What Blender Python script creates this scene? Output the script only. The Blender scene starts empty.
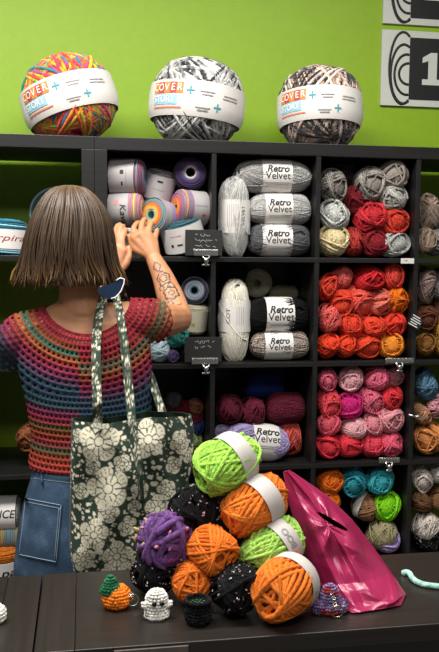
import bpy, bmesh, math, random
import numpy as np
from mathutils import Vector, Matrix, Euler
PI = math.pi
random.seed(7)
SC = bpy.context.scene
COL = SC.collection

# ------------------------------------------------------------------ camera
CX, CY, CZ, YAW, PIT, ROL, F = -.03827, -2.58857, 1.4495, .16937, .08772, .00806, 800.
fw = Vector((math.sin(YAW)*math.cos(PIT), math.cos(YAW)*math.cos(PIT), -math.sin(PIT)))
rt0 = Vector((math.cos(YAW), -math.sin(YAW), 0)); up0 = rt0.cross(fw)
rt = rt0*math.cos(ROL)+up0*math.sin(ROL); up = up0*math.cos(ROL)-rt0*math.sin(ROL)
CAMP = Vector((CX, CY, CZ))
def ray(px, py): return fw*F+rt*(px-219.5)-up*(py-326)
def at(px, py, Y):
    d = ray(px, py); return CAMP+d*((Y-CY)/d.y)
def on_z(px, py, z):
    d = ray(px, py); return CAMP+d*((z-CZ)/d.z)
def mpp(p): return (Vector(p)-CAMP).dot(fw)/F      # metres per pixel at p
cam = bpy.data.cameras.new('camera'); co = bpy.data.objects.new('camera', cam); COL.objects.link(co)
co.matrix_world = Matrix((( rt.x, up.x, -fw.x, CX), (rt.y, up.y, -fw.y, CY), (rt.z, up.z, -fw.z, CZ), (0, 0, 0, 1)))
cam.sensor_fit = 'VERTICAL'; cam.sensor_height = 24; cam.lens = 24*F/652; cam.clip_start = .05
SC.camera = co
SC.view_settings.view_transform = 'Standard'; SC.view_settings.look = 'None'
SC.view_settings.gamma = 1; SC.view_settings.exposure = 0.0; SC.view_settings.use_curve_mapping = False

# ------------------------------------------------------------------ materials
def hexc(h):
    h = h.lstrip('#'); o = []
    for i in (0, 2, 4):
        c = int(h[i:i+2], 16)/255; o.append(c/12.92 if c <= .04045 else ((c+.055)/1.055)**2.4)
    return (*o, 1)
MC = {}
class NT:
    def __init__(s, name):
        s.m = bpy.data.materials.new(name); s.m.use_nodes = True; s.t = s.m.node_tree; s.N = s.t.nodes; s.L = s.t.links
        s.b = s.N['Principled BSDF']
    def n(s, typ, **k):
        o = s.N.new(typ)
        for a, v in k.items():
            if a.startswith('i_'): o.inputs[a[2:].replace('_', ' ')].default_value = v
            else: setattr(o, a, v)
        return o
    def l(s, a, ao, b, bi): s.L.new(a.outputs[ao], b.inputs[bi])
    def ramp(s, stops, interp='LINEAR'):
        r = s.N.new('ShaderNodeValToRGB'); e = r.color_ramp.elements; r.color_ramp.interpolation = interp
        while len(e) < len(stops): e.new(.5)
        for q, (p, c) in zip(e, stops): q.position = p; q.color = hexc(c) if isinstance(c, str) else c
        return r
def plain(name, c, rough=.6, metal=0, sheen=0, noise=.0, scale=60, bump=0, coat=0, trans=0):
    k = (name, c, rough, metal, sheen, noise, scale, bump)
    if k in MC: return MC[k]
    t = NT(name); b = t.b; b.inputs['Roughness'].default_value = rough; b.inputs['Metallic'].default_value = metal
    b.inputs['Sheen Weight'].default_value = sheen; b.inputs['Coat Weight'].default_value = coat
    tc = t.n('ShaderNodeTexCoord'); nz = t.n('ShaderNodeTexNoise', i_Scale=scale, i_Detail=3.)
    t.l(tc, 'Object', nz, 'Vector'); cc = hexc(c)
    r = t.ramp([(.3, tuple(x*(1-noise) for x in cc[:3])+(1,)), (.7, tuple(min(1, x*(1+noise)) for x in cc[:3])+(1,))])
    t.l(nz, 'Fac', r, 'Fac'); t.l(r, 'Color', b, 'Base Color')
    if bump:
        bp = t.n('ShaderNodeBump', i_Strength=bump, i_Distance=.002); t.l(nz, 'Fac', bp, 'Height'); t.l(bp, 'Normal', b, 'Normal')
    MC[k] = t.m; return t.m
def yarn_mat(c, vary=.3, sheen=.25, c2=None, fleck=None, fuzz=.5):
    """one colour of yarn: each strand a little lighter or darker, fibres as bump"""
    k = ('y', c, vary, c2, str(fleck))
    if k in MC: return MC[k]
    t = NT('yarn_'+c.strip('#')); b = t.b
    b.inputs['Roughness'].default_value = .85; b.inputs['Sheen Weight'].default_value = sheen; b.inputs['Sheen Roughness'].default_value = .5; b.inputs['Sheen Tint'].default_value = tuple(min(1, x*1.1+.04) for x in hexc(c2 or c)[:3])+(1,)
    b.inputs['Specular IOR Level'].default_value = .2
    tc = t.n('ShaderNodeTexCoord'); a = t.n('ShaderNodeAttribute', attribute_name='strand')
    nz = t.n('ShaderNodeTexNoise', i_Scale=9., i_Detail=3.); wn = t.n('ShaderNodeTexNoise', noise_dimensions='1D', i_Scale=60., i_Detail=1.)
    t.l(tc, 'Object', nz, 'Vector'); t.l(a, 'Fac', wn, 'W')
    mx = t.n('ShaderNodeMath', operation='ADD'); t.l(nz, 'Fac', mx, 0); t.l(wn, 'Fac', mx, 1)
    hm = t.n('ShaderNodeMath', operation='MULTIPLY'); hm.inputs[1].default_value = .5; t.l(mx, 'Value', hm, 0)
    mxc = max(hexc(c)[:3]); g_ = min(1.15, 1/mxc); cc = tuple(x*g_ for x in hexc(c)[:3])+(1,); d = hexc(c2) if c2 else tuple(min(1, x*max(1.12, min(1+vary, 1/(mxc*g_)))+.02*vary) for x in cc[:3])+(1,)
    lo = tuple(x*(1-vary) for x in cc[:3])+(1,) if not c2 else cc
    r = t.ramp([(.41, lo), (.5, cc if not c2 else tuple((x+y)/2 for x, y in zip(cc, d))), (.59, d)])
    t.l(hm, 'Value', r, 'Fac'); out = r
    hs0 = t.n('ShaderNodeHueSaturation'); fn = t.n('ShaderNodeTexNoise', i_Scale=38., i_Detail=2.); t.l(tc, 'Object', fn, 'Vector'); fm = t.n('ShaderNodeMapRange'); fm.inputs[1].default_value = .3; fm.inputs[2].default_value = .7; fm.inputs[3].default_value = .68; fm.inputs[4].default_value = 1.32
    t.l(fn, 'Fac', fm, 'Value'); t.l(fm, 'Result', hs0, 'Value'); t.l(hs0, 'Color', b, 'Base Color')
    if fleck:
        vo = t.n('ShaderNodeTexVoronoi', i_Scale=fleck[1]); t.l(tc, 'Object', vo, 'Vector')
        lt = t.n('ShaderNodeMath', operation='LESS_THAN'); lt.inputs[1].default_value = fleck[2]; t.l(vo, 'Distance', lt, 0)
        sp = t.n('ShaderNodeSeparateColor'); t.l(vo, 'Color', sp, 'Color')
        fr = t.ramp([(i/len(fleck[0]), q) for i, q in enumerate(fleck[0])], 'CONSTANT'); t.l(sp, 'Red', fr, 'Fac')
        mi = t.n('ShaderNodeMix', data_type='RGBA'); t.l(lt, 'Value', mi, 0)
        t.L.new(r.outputs['Color'], mi.inputs[6]); t.L.new(fr.outputs['Color'], mi.inputs[7])
        t.L.new(mi.outputs[2], hs0.inputs['Color'])
    else: t.l(out, 'Color', hs0, 'Color')
    fz = t.n('ShaderNodeTexNoise', i_Scale=32., i_Detail=3.); t.l(tc, 'Object', fz, 'Vector')
    bp = t.n('ShaderNodeBump', i_Strength=fuzz, i_Distance=.05); t.l(fz, 'Fac', bp, 'Height'); t.l(bp, 'Normal', b, 'Normal')
    MC[k] = t.m; return t.m
def ramp_yarn(name, stops, rep=1., noise=0., interp='LINEAR'):
    """self-striping yarn: colour runs along the strand"""
    t = NT('yarn_'+name); b = t.b; b.inputs['Roughness'].default_value = .85; b.inputs['Sheen Weight'].default_value = .15
    b.inputs['Specular IOR Level'].default_value = .2
    a = t.n('ShaderNodeAttribute', attribute_name='strand'); m = t.n('ShaderNodeMath', operation='MULTIPLY'); m.inputs[1].default_value = rep
    t.l(a, 'Fac', m, 0); fr = t.n('ShaderNodeMath', operation='FRACT')
    if noise:
        tc = t.n('ShaderNodeTexCoord'); nz = t.n('ShaderNodeTexNoise', i_Scale=6.); t.l(tc, 'Object', nz, 'Vector')
        ma = t.n('ShaderNodeMath', operation='MULTIPLY_ADD'); ma.inputs[1].default_value = noise; t.l(nz, 'Fac', ma, 0); t.l(m, 'Value', ma, 2); t.l(ma, 'Value', fr, 0)
    else: t.l(m, 'Value', fr, 0)
    r = t.ramp(stops, interp); t.l(fr, 'Value', r, 'Fac'); t.l(r, 'Color', b, 'Base Color')
    return t.m
def attr_mix(name, attr, c0, c1, rough=.8, noise=.15, sheen=0., scale=200, bump=.3):
    t = NT(name); b = t.b; b.inputs['Roughness'].default_value = rough; b.inputs['Sheen Weight'].default_value = sheen
    a = t.n('ShaderNodeAttribute', attribute_name=attr); r = t.ramp([(0., c0), (1., c1)]); t.l(a, 'Fac', r, 'Fac')
    tc = t.n('ShaderNodeTexCoord'); nz = t.n('ShaderNodeTexNoise', i_Scale=scale); t.l(tc, 'Object', nz, 'Vector')
    hs = t.n('ShaderNodeHueSaturation'); mp = t.n('ShaderNodeMapRange'); mp.inputs[3].default_value = 1-noise; mp.inputs[4].default_value = 1+noise
    t.l(nz, 'Fac', mp, 'Value'); t.l(mp, 'Result', hs, 'Value'); t.l(r, 'Color', hs, 'Color'); t.l(hs, 'Color', b, 'Base Color')
    bp = t.n('ShaderNodeBump', i_Strength=bump, i_Distance=.002); t.l(nz, 'Fac', bp, 'Height'); t.l(bp, 'Normal', b, 'Normal')
    return t.m
def wood_mat(name, c0, c1, rough, axis='X'):
    t = NT(name); b = t.b; b.inputs['Roughness'].default_value = rough; b.inputs['Specular IOR Level'].default_value = .5
    tc = t.n('ShaderNodeTexCoord'); mp = t.n('ShaderNodeMapping'); mp.inputs['Scale'].default_value = {'X': (3, 90, 90), 'Y': (90, 3, 90), 'Z': (90, 90, 3)}[axis]
    t.l(tc, 'Object', mp, 'Vector'); nz = t.n('ShaderNodeTexNoise', i_Scale=1., i_Detail=5.); t.l(mp, 'Vector', nz, 'Vector')
    r = t.ramp([(.35, c0), (.7, c1)]); t.l(nz, 'Fac', r, 'Fac'); t.l(r, 'Color', b, 'Base Color')
    bp = t.n('ShaderNodeBump', i_Strength=.15, i_Distance=.001); t.l(nz, 'Fac', bp, 'Height'); t.l(bp, 'Normal', b, 'Normal')
    return t.m
PAPER = plain('label_paper', '#dcd8d4', .55, noise=.04)
INK = plain('printing_ink', '#1b1a1c', .6)
BLACKWOOD = wood_mat('black_brown_laminate', '#161616', '#201f1f', .38)

# ------------------------------------------------------------------ mesh builder
class MB:
    def __init__(s): s.v = []; s.f = []; s.mi = []; s.a = []; s.n = 0
    def add(s, v, f, mat=0, attr=0.):
        v = np.asarray(v, float).reshape(-1, 3); s.v.append(v)
        s.f += [tuple(int(i)+s.n for i in q) for q in f]; s.mi += [mat]*len(f)
        s.a.append(np.broadcast_to(np.asarray(attr, float), (len(v),)).copy()); s.n += len(v); return s
    def mesh(s, name, smooth=True, aname='strand'):
        m = bpy.data.meshes.new(name); V = np.concatenate(s.v); m.from_pydata(V.tolist(), [], s.f)
        m.polygons.foreach_set('material_index', s.mi)
        if smooth: m.polygons.foreach_set('use_smooth', [True]*len(m.polygons))
        at_ = m.attributes.new(aname, 'FLOAT', 'POINT'); at_.data.foreach_set('value', np.concatenate(s.a).astype(np.float32))
        m.update(); return m
def grid_faces(nu, nv, cu=False, cv=False, off=0):
    f = []
    for i in range(nu if cu else nu-1):
        for j in range(nv if cv else nv-1):
            a, b2 = i*nv+j, ((i+1) % nu)*nv+j; c, d = ((i+1) % nu)*nv+(j+1) % nv, i*nv+(j+1) % nv
            f.append((off+a, off+b2, off+c, off+d))
    return f
def tube(mb, P, r, sides=6, N=None, closed=False, cap=True, attr=0., mat=0, flat=1.):
    P = np.asarray(P, float); n = len(P); r = np.broadcast_to(np.asarray(r, float), (n,))
    T = (np.roll(P, -1, 0)-np.roll(P, 1, 0)) if closed else np.gradient(P, axis=0)
    T /= np.linalg.norm(T, axis=1, keepdims=True)+1e-12
    if N is None:
        N = np.zeros_like(P); u = np.cross(T[0], (0, 0, 1.)); u = np.cross(T[0], (1., 0, 0)) if np.linalg.norm(u) < .1 else u
        for i in range(n):
            u = u-T[i]*(u@T[i]); u /= np.linalg.norm(u)+1e-12; N[i] = u
    N = N-T*np.sum(N*T, 1, keepdims=True); N /= np.linalg.norm(N, axis=1, keepdims=True)+1e-12
    B = np.cross(T, N); th = np.arange(sides)*2*PI/sides
    V = P[:, None]+r[:, None, None]*(np.cos(th)[None, :, None]*N[:, None]*flat+np.sin(th)[None, :, None]*B[:, None])
    f = grid_faces(n, sides, closed, True)
    A = np.repeat(np.broadcast_to(np.asarray(attr, float), (n,)), sides)
    if cap and not closed: f += [tuple(range(sides)), tuple(range(n*sides-1, (n-1)*sides-1, -1))]
    mb.add(V.reshape(-1, 3), f, mat, A)
def sphere(mb, c, r, nu=16, nv=10, p=2., mat=0, attr=0., M=None):
    th = np.linspace(0, PI, nv); ph = np.arange(nu)*2*PI/nu
    d = np.stack([np.cos(th)[None]+0*ph[:, None], np.sin(th)[None]*np.cos(ph[:, None]), np.sin(th)[None]*np.sin(ph[:, None])], -1)
    s = (np.abs(d[..., 0])**p+(d[..., 1]**2+d[..., 2]**2)**(p/2))**(-1/p)
    V = (d*s[..., None]*np.asarray(r)).reshape(-1, 3)
    if M is not None: V = V@np.asarray(M).T
    mb.add(V+np.asarray(c), grid_faces(nu, nv, True, False), mat, attr)
def box(mb, lo, hi, bev=0., mat=0):
    x0, y0, z0 = lo; x1, y1, z1 = hi
    bm = bmesh.new(); bmesh.ops.create_cube(bm, size=1)
    for v in bm.verts: v.co = Vector(((x0+x1)/2+v.co.x*(x1-x0), (y0+y1)/2+v.co.y*(y1-y0), (z0+z1)/2+v.co.z*(z1-z0)))
    if bev: bmesh.ops.bevel(bm, geom=bm.edges[:], offset=bev, segments=2, affect='EDGES', profile=.5)
    bm.verts.index_update(); mb.add([v.co[:] for v in bm.verts], [[v.index for v in f.verts] for f in bm.faces], mat); bm.free()
def prism(mb, pts, y0, y1, mat=0):
    """polygon in x,z extruded in y"""
    n = len(pts); V = [(p[0], y0, p[1]) for p in pts]+[(p[0], y1, p[1]) for p in pts]
    mb.add(V, [tuple(range(n)), tuple(range(2*n-1, n-1, -1))]+[(i, i+n, (i+1) % n+n, (i+1) % n) for i in range(n)], mat)
def link(name, mesh, mats, parent=None, label=None, cat=None, group=None, kind=None, objmat=False):
    o = bpy.data.objects.new(name, mesh); COL.objects.link(o)
    mats = mats if isinstance(mats, (list, tuple)) else [mats]
    if objmat:
        while len(mesh.materials) < len(mats): mesh.materials.append(None)
        for i, m in enumerate(mats): o.material_slots[i].link = 'OBJECT'; o.material_slots[i].material = m
    else:
        for m in mats: mesh.materials.append(m)
    if parent: o.parent = parent
    tag(o, label, cat, group, kind); return o
LABELS = {}
def tag(o, label=None, cat=None, group=None, kind=None):
    if label:
        o['label'] = label
        if cat:
            if not 4 <= len(label.split()) <= 16: print('LABELLEN', label)
            if label in LABELS: print('LABELDUP', label)
            LABELS[label] = 1
    if cat: o['category'] = cat
    if group: o['group'] = group
    if kind: o['kind'] = kind
def root(name, loc, label, cat, group=None):
    o = bpy.data.objects.new(name, None); COL.objects.link(o); o.location = loc; o.empty_display_size = .05
    tag(o, label, cat, group); return o
def part(name, mb, mats, parent, smooth=True, label=None):
    """mesh built in world coordinates, hung under its thing"""
    m = mb.mesh(name, smooth) if isinstance(mb, MB) else mb
    o = link(name, m, mats, parent, label)
    if parent is not None:
        off = Vector((0, 0, 0)); q = parent
        while q: off += q.location; q = q.parent
        o.location = -off
    return o

TXT = {}
def text_geo(body, size=1., bold=0., shear=0., sx=1.):
    k = (body, bold, shear)
    if k not in TXT:
        c = bpy.data.curves.new('lettering', 'FONT'); c.body = body; c.size = 1; c.align_x = 'CENTER'; c.align_y = 'CENTER'
        c.offset = bold; c.shear = shear; c.resolution_u = 3
        o = bpy.data.objects.new('lettering', c); COL.objects.link(o); dg = bpy.context.evaluated_depsgraph_get()
        m = bpy.data.meshes.new_from_object(o.evaluated_get(dg))
        bm = bmesh.new(); bm.from_mesh(m); bmesh.ops.triangulate(bm, faces=bm.faces[:])
        for _ in range(4):
            ee = [e for e in bm.edges if e.calc_length() > .14]
            if not ee: break
            bmesh.ops.subdivide_edges(bm, edges=ee, cuts=1); bmesh.ops.triangulate(bm, faces=bm.faces[:])
        bm.verts.index_update(); V = np.array([v.co[:] for v in bm.verts]); Fc = [tuple(v.index for v in f.verts) for f in bm.faces]; bm.free()
        bpy.data.objects.remove(o); bpy.data.curves.remove(c); bpy.data.meshes.remove(m); TXT[k] = (V, Fc)
    V, Fc = TXT[k]; V = V.copy()*size; V[:, 0] *= sx; return V, Fc
def scribble(n, w, h, seed, rows=1):
    """illegible handwriting: a few wavy strokes"""
    rnd = random.Random(seed); out = []
    for r in range(rows):
        ww = w*(.6+.4*rnd.random()); x = -w/2; pts = []
        while x < -w/2+ww:
            pts.append((x, -r*h*1.9+h*(rnd.random()-.5)*(1.6 if rnd.random() < .3 else .9))); x += h*.38
            if rnd.random() < .13 and len(pts) > 2: out.append(pts); pts = []; x += h*.7
        if len(pts) > 2: out.append(pts)
    return out

# ------------------------------------------------------------------ yarn shapes
def se_pos(d, asp, p):
    s = (np.abs(d[..., 0])**p+(d[..., 1]**2+d[..., 2]**2)**(p/2))**(-1/p)
    return d*s[..., None]*np.array([asp, 1., 1.])
def wind(asp=1.15, p=2.3, alpha=.5, turns=44, thick=.06, seed=0, segs=40, sides=5, group=5, jit=.12, tail=True, flecks=0, fl_size=.05, lump=.05):
    rnd = np.random.RandomState(seed); mb = MB()
    def lumps(P):
        return 1+lump*(np.sin(3.1*P[..., 0]+seed)*np.cos(2.7*P[..., 1]+1.7*seed)+.6*np.sin(4.3*P[..., 2]-seed))
    th = np.linspace(0, PI, 14); ph = np.arange(20)*2*PI/20
    d = np.stack([np.cos(th)[None]+0*ph[:, None], np.sin(th)[None]*np.cos(ph[:, None]), np.sin(th)[None]*np.sin(ph[:, None])], -1)
    V = se_pos(d, asp, p); V *= (1-2.5*thick)*lumps(V)[..., None]
    mb.add(V.reshape(-1, 3), grid_faces(20, 14, True, False), 0, .5)
    phi = rnd.rand()*6.28; al = alpha; step = 2.*thick*1.02; P = []; A = []; ns = 0
    for k in range(turns):
        if k % group == 0: phi += 2.4+rnd.randn()*.25; al = alpha+rnd.randn()*jit; sgn = 1 if rnd.rand() < .5 else -1
        t = np.linspace(0, 2*PI, segs, endpoint=False); f_ = phi+sgn*step*t/(2*PI)*1.3
        ca, sa = math.cos(al), math.sin(al)
        a = np.stack([ca+0*f_, sa*np.cos(f_), sa*np.sin(f_)], -1); b = np.stack([0*f_, -np.sin(f_), np.cos(f_)], -1)
        dd = np.cos(t)[:, None]*a+np.sin(t)[:, None]*b
        rho = 1-thick+.9*thick*(k/turns)+rnd.randn()*.3*thick
        q = se_pos(dd, asp, p); q = q*(rho*lumps(q))[:, None]; P.append(q); phi += sgn*step*1.3
    P = np.concatenate(P); n = len(P); at_ = np.arange(n)/n
    N = P/np.array([asp**2, 1, 1])
    tube(mb, P, thick*(1+.12*np.sin(np.arange(n)*1.9)*rnd.rand(n)), sides, N, attr=at_)
    if tail:
        t = np.linspace(0, 2.6, 26); s0 = rnd.rand()*6
        dd = np.stack([.45*np.sin(t*1.3+s0), np.cos(t+s0), np.sin(t+s0)], -1); dd /= np.linalg.norm(dd, axis=1, keepdims=True)
        q = se_pos(dd, asp, p)*1.035; tube(mb, q, thick*.9, sides, q.copy(), attr=.5)
    for i in range(flecks):
        dd = rnd.randn(3); dd /= np.linalg.norm(dd); q = se_pos(dd, asp, p); q = q*float(lumps(q))*(1.01+.03*rnd.rand())
        e = rnd.randn(3); M, _ = np.linalg.qr(np.stack([e, rnd.randn(3), rnd.randn(3)], 1))
        sphere(mb, q, np.array([1.6, .7, .7])*fl_size*(.5+rnd.rand()*.7), 6, 5, mat=1+rnd.randint(0, 3), M=M)
    return mb.mesh('yarn_strands')
def cake_mesh(asp=.8, hole=.28, nr=11, nx=13, seed=0, wob=.02, bev=.3):
    """yarn cake: rings of yarn stacked along X and closing in on both ends round a hole"""
    rnd = np.random.RandomState(seed); mb = MB(); ph = np.arange(36)*2*PI/36; prof = []
    tk = .055
    for i in range(nr):
        r = hole+(1-bev-hole)*i/(nr-1); prof.append((-asp-.04*math.sin(PI*i/nr), r, r))
    for a in np.linspace(0, PI/2, 5)[1:-1]: prof.append((-asp+bev*(1-math.cos(a)), 1-bev+bev*math.sin(a), 1.))
    for x in np.linspace(-asp+bev, asp-bev, nx): prof.append((x, 1., 1.))
    for a in np.linspace(PI/2, 0, 5)[1:-1]: prof.append((asp-bev*(1-math.cos(a)), 1-bev+bev*math.sin(a), 1.))
    for i in range(nr-1, -1, -1):
        r = hole+(1-bev-hole)*i/(nr-1); prof.append((asp+.04*math.sin(PI*i/nr), r, r))
    V = np.array([[(x, (r-tk*.5)*math.cos(a), (r-tk*.5)*math.sin(a)) for a in ph] for x, r, _ in prof])
    mb.add(V.reshape(-1, 3), grid_faces(len(prof), 36, False, True), 0, np.repeat([q[2] for q in prof], 36))
    tubein = np.array([[(x, hole*.96*math.cos(a), hole*.96*math.sin(a)) for a in ph] for x in (-asp*.97, asp*.97)])
    mb.add(tubein.reshape(-1, 3), grid_faces(2, 36, False, True), 0, hole*.6)
    mb.add([(0, hole*math.cos(a), hole*math.sin(a)) for a in ph], [tuple(range(36))], 0, 0.)
    for i, (x, r, s) in enumerate(prof):
        w = rnd.randn()*wob; a = ph+rnd.rand()
        P = np.stack([x+wob*np.sin(2*a+rnd.rand()*6)+0*a, r*np.cos(a), r*np.sin(a)], -1)
        tube(mb, P, tk, 5, np.stack([0*a+.01, np.cos(a), np.sin(a)], -1), closed=True, attr=s+w)
    return mb.mesh('cake_rings')
def band_mesh(asp, p, x0, x1, grow=1.03, cake=False, n=48):
    R = lambda x: 1.0*grow+.02 if cake else max(.3, (1-min(1, abs(x/asp))**p)**(1/p))*grow
    xs = np.linspace(x0, x1, 7); rr = []
    rm = max(R(x) for x in xs)
    for x in xs:
        t = (x-x0)/(x1-x0); rr.append(R(x0)*(1-t)+R(x1)*t+(rm-(R(x0)*(1-t)+R(x1)*t))*math.sin(PI*t)**.6)
    ph = np.arange(n)*2*PI/n
    mb = MB(); V = np.array([[(x, r*math.cos(a), r*math.sin(a)) for a in ph] for x, r in zip(xs, rr)])
    mb.add(V.reshape(-1, 3), grid_faces(7, n, False, True))
    V2 = V.copy(); V2[..., 1:] *= .985; mb.add(V2.reshape(-1, 3), [q[::-1] for q in grid_faces(7, n, False, True)])
    for e in (0, 6):
        o = np.concatenate([V[e], V2[e]]); mb.add(o, [(i, (i+1) % n, (i+1) % n+n, i+n) for i in range(n)])
    f = lambda x: float(np.interp(x, xs, rr))
    return mb, f
def map_band(V, R, mode, xc, th0=0., lift=.012):
    """flat text x,y -> band surface. th0 turns it round the axis"""
    o = np.zeros_like(V)
    if mode == 'along':
        x = xc+V[:, 0]; r = np.array([R(q) for q in x])+lift; th = th0+V[:, 1]/1.0
        o[:, 0] = x; o[:, 1] = -r*np.cos(th); o[:, 2] = r*np.sin(th)
    else:
        x = xc+V[:, 1]; r = np.array([R(q) for q in x])+lift; th = th0+V[:, 0]/1.0
        o[:, 0] = x; o[:, 1] = -r*np.cos(th); o[:, 2] = -r*np.sin(th)
    return o
def lettering(parent, R, items, mode, name='lettering'):
    """items: (text | ('bar',w,h) | ('scrib',..), u, v, size, matindex, bold, shear, sx)"""
    mb = MB(); mats = []
    for it in items:
        kind, u, v, size, mat, bold, shear, sx, th0, lift = (list(it)+[0, 0, 1, 0., .012][len(it)-5:])[:10] if len(it) < 10 else it
        if mat not in mats: mats.append(mat)
        if isinstance(kind, tuple):
            w, h = kind[1], kind[2]; nu = max(2, int(w/.06)+1); nv = max(2, int(h/.06)+1)
            G = np.array([[(-w/2+w*i/(nu-1), -h/2+h*j/(nv-1), 0) for j in range(nv)] for i in range(nu)]).reshape(-1, 3); Fc = grid_faces(nu, nv)
        else: G, Fc = text_geo(kind, size, bold, shear, sx)
        G = G+np.array([u if mode == 'around' else u, v, 0])
        mb.add(map_band(G, R, mode, 0., th0, lift), Fc, mats.index(mat))
    m = mb.mesh(name, smooth=False)
    for f in m.polygons: pass
    return link(name, m, mats, parent)
def frame_mat(axis, pos, front=None):
    x = Vector(axis).normalized(); tc = (CAMP-Vector(pos)).normalized() if front is None else Vector(front)
    y = -(tc-x*tc.dot(x)).normalized(); z = x.cross(y)
    return Matrix(((x.x, y.x, z.x), (x.y, y.y, z.y), (x.z, y.z, z.z)))
def place(o, pos, M, s):
    s = (s, s, s) if not isinstance(s, (tuple, list)) else s
    S = Matrix.Diagonal((*s, 1)); o.matrix_world = Matrix.Translation(pos)@M.to_4x4()@S

# ------------------------------------------------------------------ room
wall_c = NT('green_wall_paint'); wall_c.b.inputs['Roughness'].default_value = .55
tc = wall_c.n('ShaderNodeTexCoord'); nz = wall_c.n('ShaderNodeTexNoise', i_Scale=40., i_Detail=4.); wall_c.l(tc, 'Object', nz, 'Vector')
rp = wall_c.ramp([(.3, '#86aa16'), (.7, '#8aaf1a')]); wall_c.l(nz, 'Fac', rp, 'Fac'); wall_c.l(rp, 'Color', wall_c.b, 'Base Color')
bp = wall_c.n('ShaderNodeBump', i_Strength=.06, i_Distance=.001); wall_c.l(nz, 'Fac', bp, 'Height'); wall_c.l(bp, 'Normal', wall_c.b, 'Normal')
WY = .44
m = MB(); box(m, (-2.6, WY, -.005), (2.8, WY+.1, 2.95)); part('wall_back', m, wall_c.m, None, False)['kind'] = 'structure'
m = MB(); box(m, (-2.6, -4.4, -.06), (2.8, WY, -.0)); part('floor', m, plain('grey_floor_vinyl', '#6e6a64', .5, noise=.15, scale=20), None, False)['kind'] = 'structure'
m = MB(); box(m, (-2.6, -4.4, 2.95), (2.8, WY+.1, 3.0)); part('ceiling', m, plain('white_ceiling_tile', '#d8d8d4', .9, noise=.04), None, False)['kind'] = 'structure'

# ------------------------------------------------------------------ shelving units (cube shelves, 5 x 5)
Z0 = 1.78
def shelf_unit(x0, label, back=False):
    e = root('shelving_unit', (x0+.91, .195, 0), label, 'shelf', None); D = (0.0, .39)
    def P(name, lo, hi):
        mb = MB(); box(mb, lo, hi, .0012); part(name, mb, BLACKWOOD, e, False)
    P('top_board', (x0, D[0], Z0), (x0+1.82, D[1], 1.82)); P('bottom_board', (x0, D[0], 0.0), (x0+1.82, D[1], .04))
    P('side_panel', (x0, D[0], .04), (x0+.04, D[1], Z0)); P('side_panel', (x0+1.78, D[0], .04), (x0+1.82, D[1], Z0))
    for n in range(4):
        z = Z0-.335-n*.351; P('shelf', (x0+.04, D[0]+.001, z-.016), (x0+1.78, D[1]-.001, z))
    if back: P('shade_backing', (x0+.04, D[1]-.006, .04), (x0+.04+3*.351-.016, D[1], Z0))  # black sheet added behind open cubbies, standing in for their deep shade
    for r in range(5):
        zt = Z0-r*.351
        for n in range(4):
            x = x0+.04+.335+n*.351; P('divider', (x, D[0]+.002, zt-.335), (x+.016, D[1]-.002, zt))
shelf_unit(0.0, 'black cube shelving unit packed with colourful yarn, on the right', True)
shelf_unit(-1.8205, 'mostly empty black cube shelving unit behind the woman, on the left')
def cell(r, c):
    """inner bounds x0,x1,z0,z1 of row r (0 top), column c (negative = left unit)"""
    if c >= 0: x0 = .04+c*.351
    else: x0 = -.0405+c*.351+.016
    z1 = Z0-r*.351; return x0, x0+.335, z1-.335, z1

# ------------------------------------------------------------------ balls on the shelves
BALLS = [wind(1.15, 2.3, .4+.12*i, 38, .064, 10+i, 34, 5, 4, .22) for i in range(6)]
LONG = [wind(2.0, 3.2, .30+.05*i, 84, .036, 40+i, 48, 5, 6, .12, tail=(i == 2), lump=.03) for i in range(3)]
TALL = [wind(2.2, 2.8, .30, 66, .045, 60+i, 48, 5, 6, .12, tail=True) for i in range(2)]
RC = random.Random(3)
def ball(r, c, px, py, rx, rz, colour, label, group, depth=None, vary=.5, c2=None, fleck=None, sheen=.15, name='yarn_ball', back=0., tilt=None, mesh=None):
    b = cell(r, c); Y = .02; p = at(px, py, Y); k = mpp(p); Rx, Rz = rx*k, rz*k; L = max(Rx, Rz)*1.1
    Y = .012+L+back; p = at(px, py, Y); k = mpp(p); Rx, Rz = rx*k*1.11, rz*k*1.11
    p.x = min(max(p.x, b[0]+Rx*1.02), b[1]-Rx*1.02) if px < 425 else p.x
    p.z = min(max(p.z, b[2]+Rz*1.02), b[3]-Rz*1.02)
    me = mesh or RC.choice(BALLS)
    o = link(name, me, yarn_mat(colour, vary, sheen, c2, fleck), objmat=True, label=label, cat='yarn', group=group)
    t = tilt if tilt is not None else (RC.uniform(-.5, .5), RC.uniform(-.5, .5))
    axis = Vector((t[0], -1, t[1])); M = frame_mat(axis, p, front=(0, 0, 1)); roll = Matrix.Rotation(RC.uniform(0, 6.28), 3, 'X')
    # shape: rotate the unit ball, then squash to the seen outline in world axes
    s = (L/1.15*1.0); W = Matrix.Diagonal((Rx, max(Rx, Rz), Rz, 1))
    me_s = 1/1.08
    o.matrix_world = Matrix.Translation(p)@W@(M@roll).to_4x4()@Matrix.Diagonal((me_s, me_s, me_s, 1))
    return o
def fill(r, c, where, group, rows):
    for row in rows:
        px, py, rx, rz, colr, desc = row[:6]; kw = row[6] if len(row) > 6 else {}
        ball(r, c, px, py, rx, rz, colr, desc+' '+where if where else desc, group, **kw)

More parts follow.
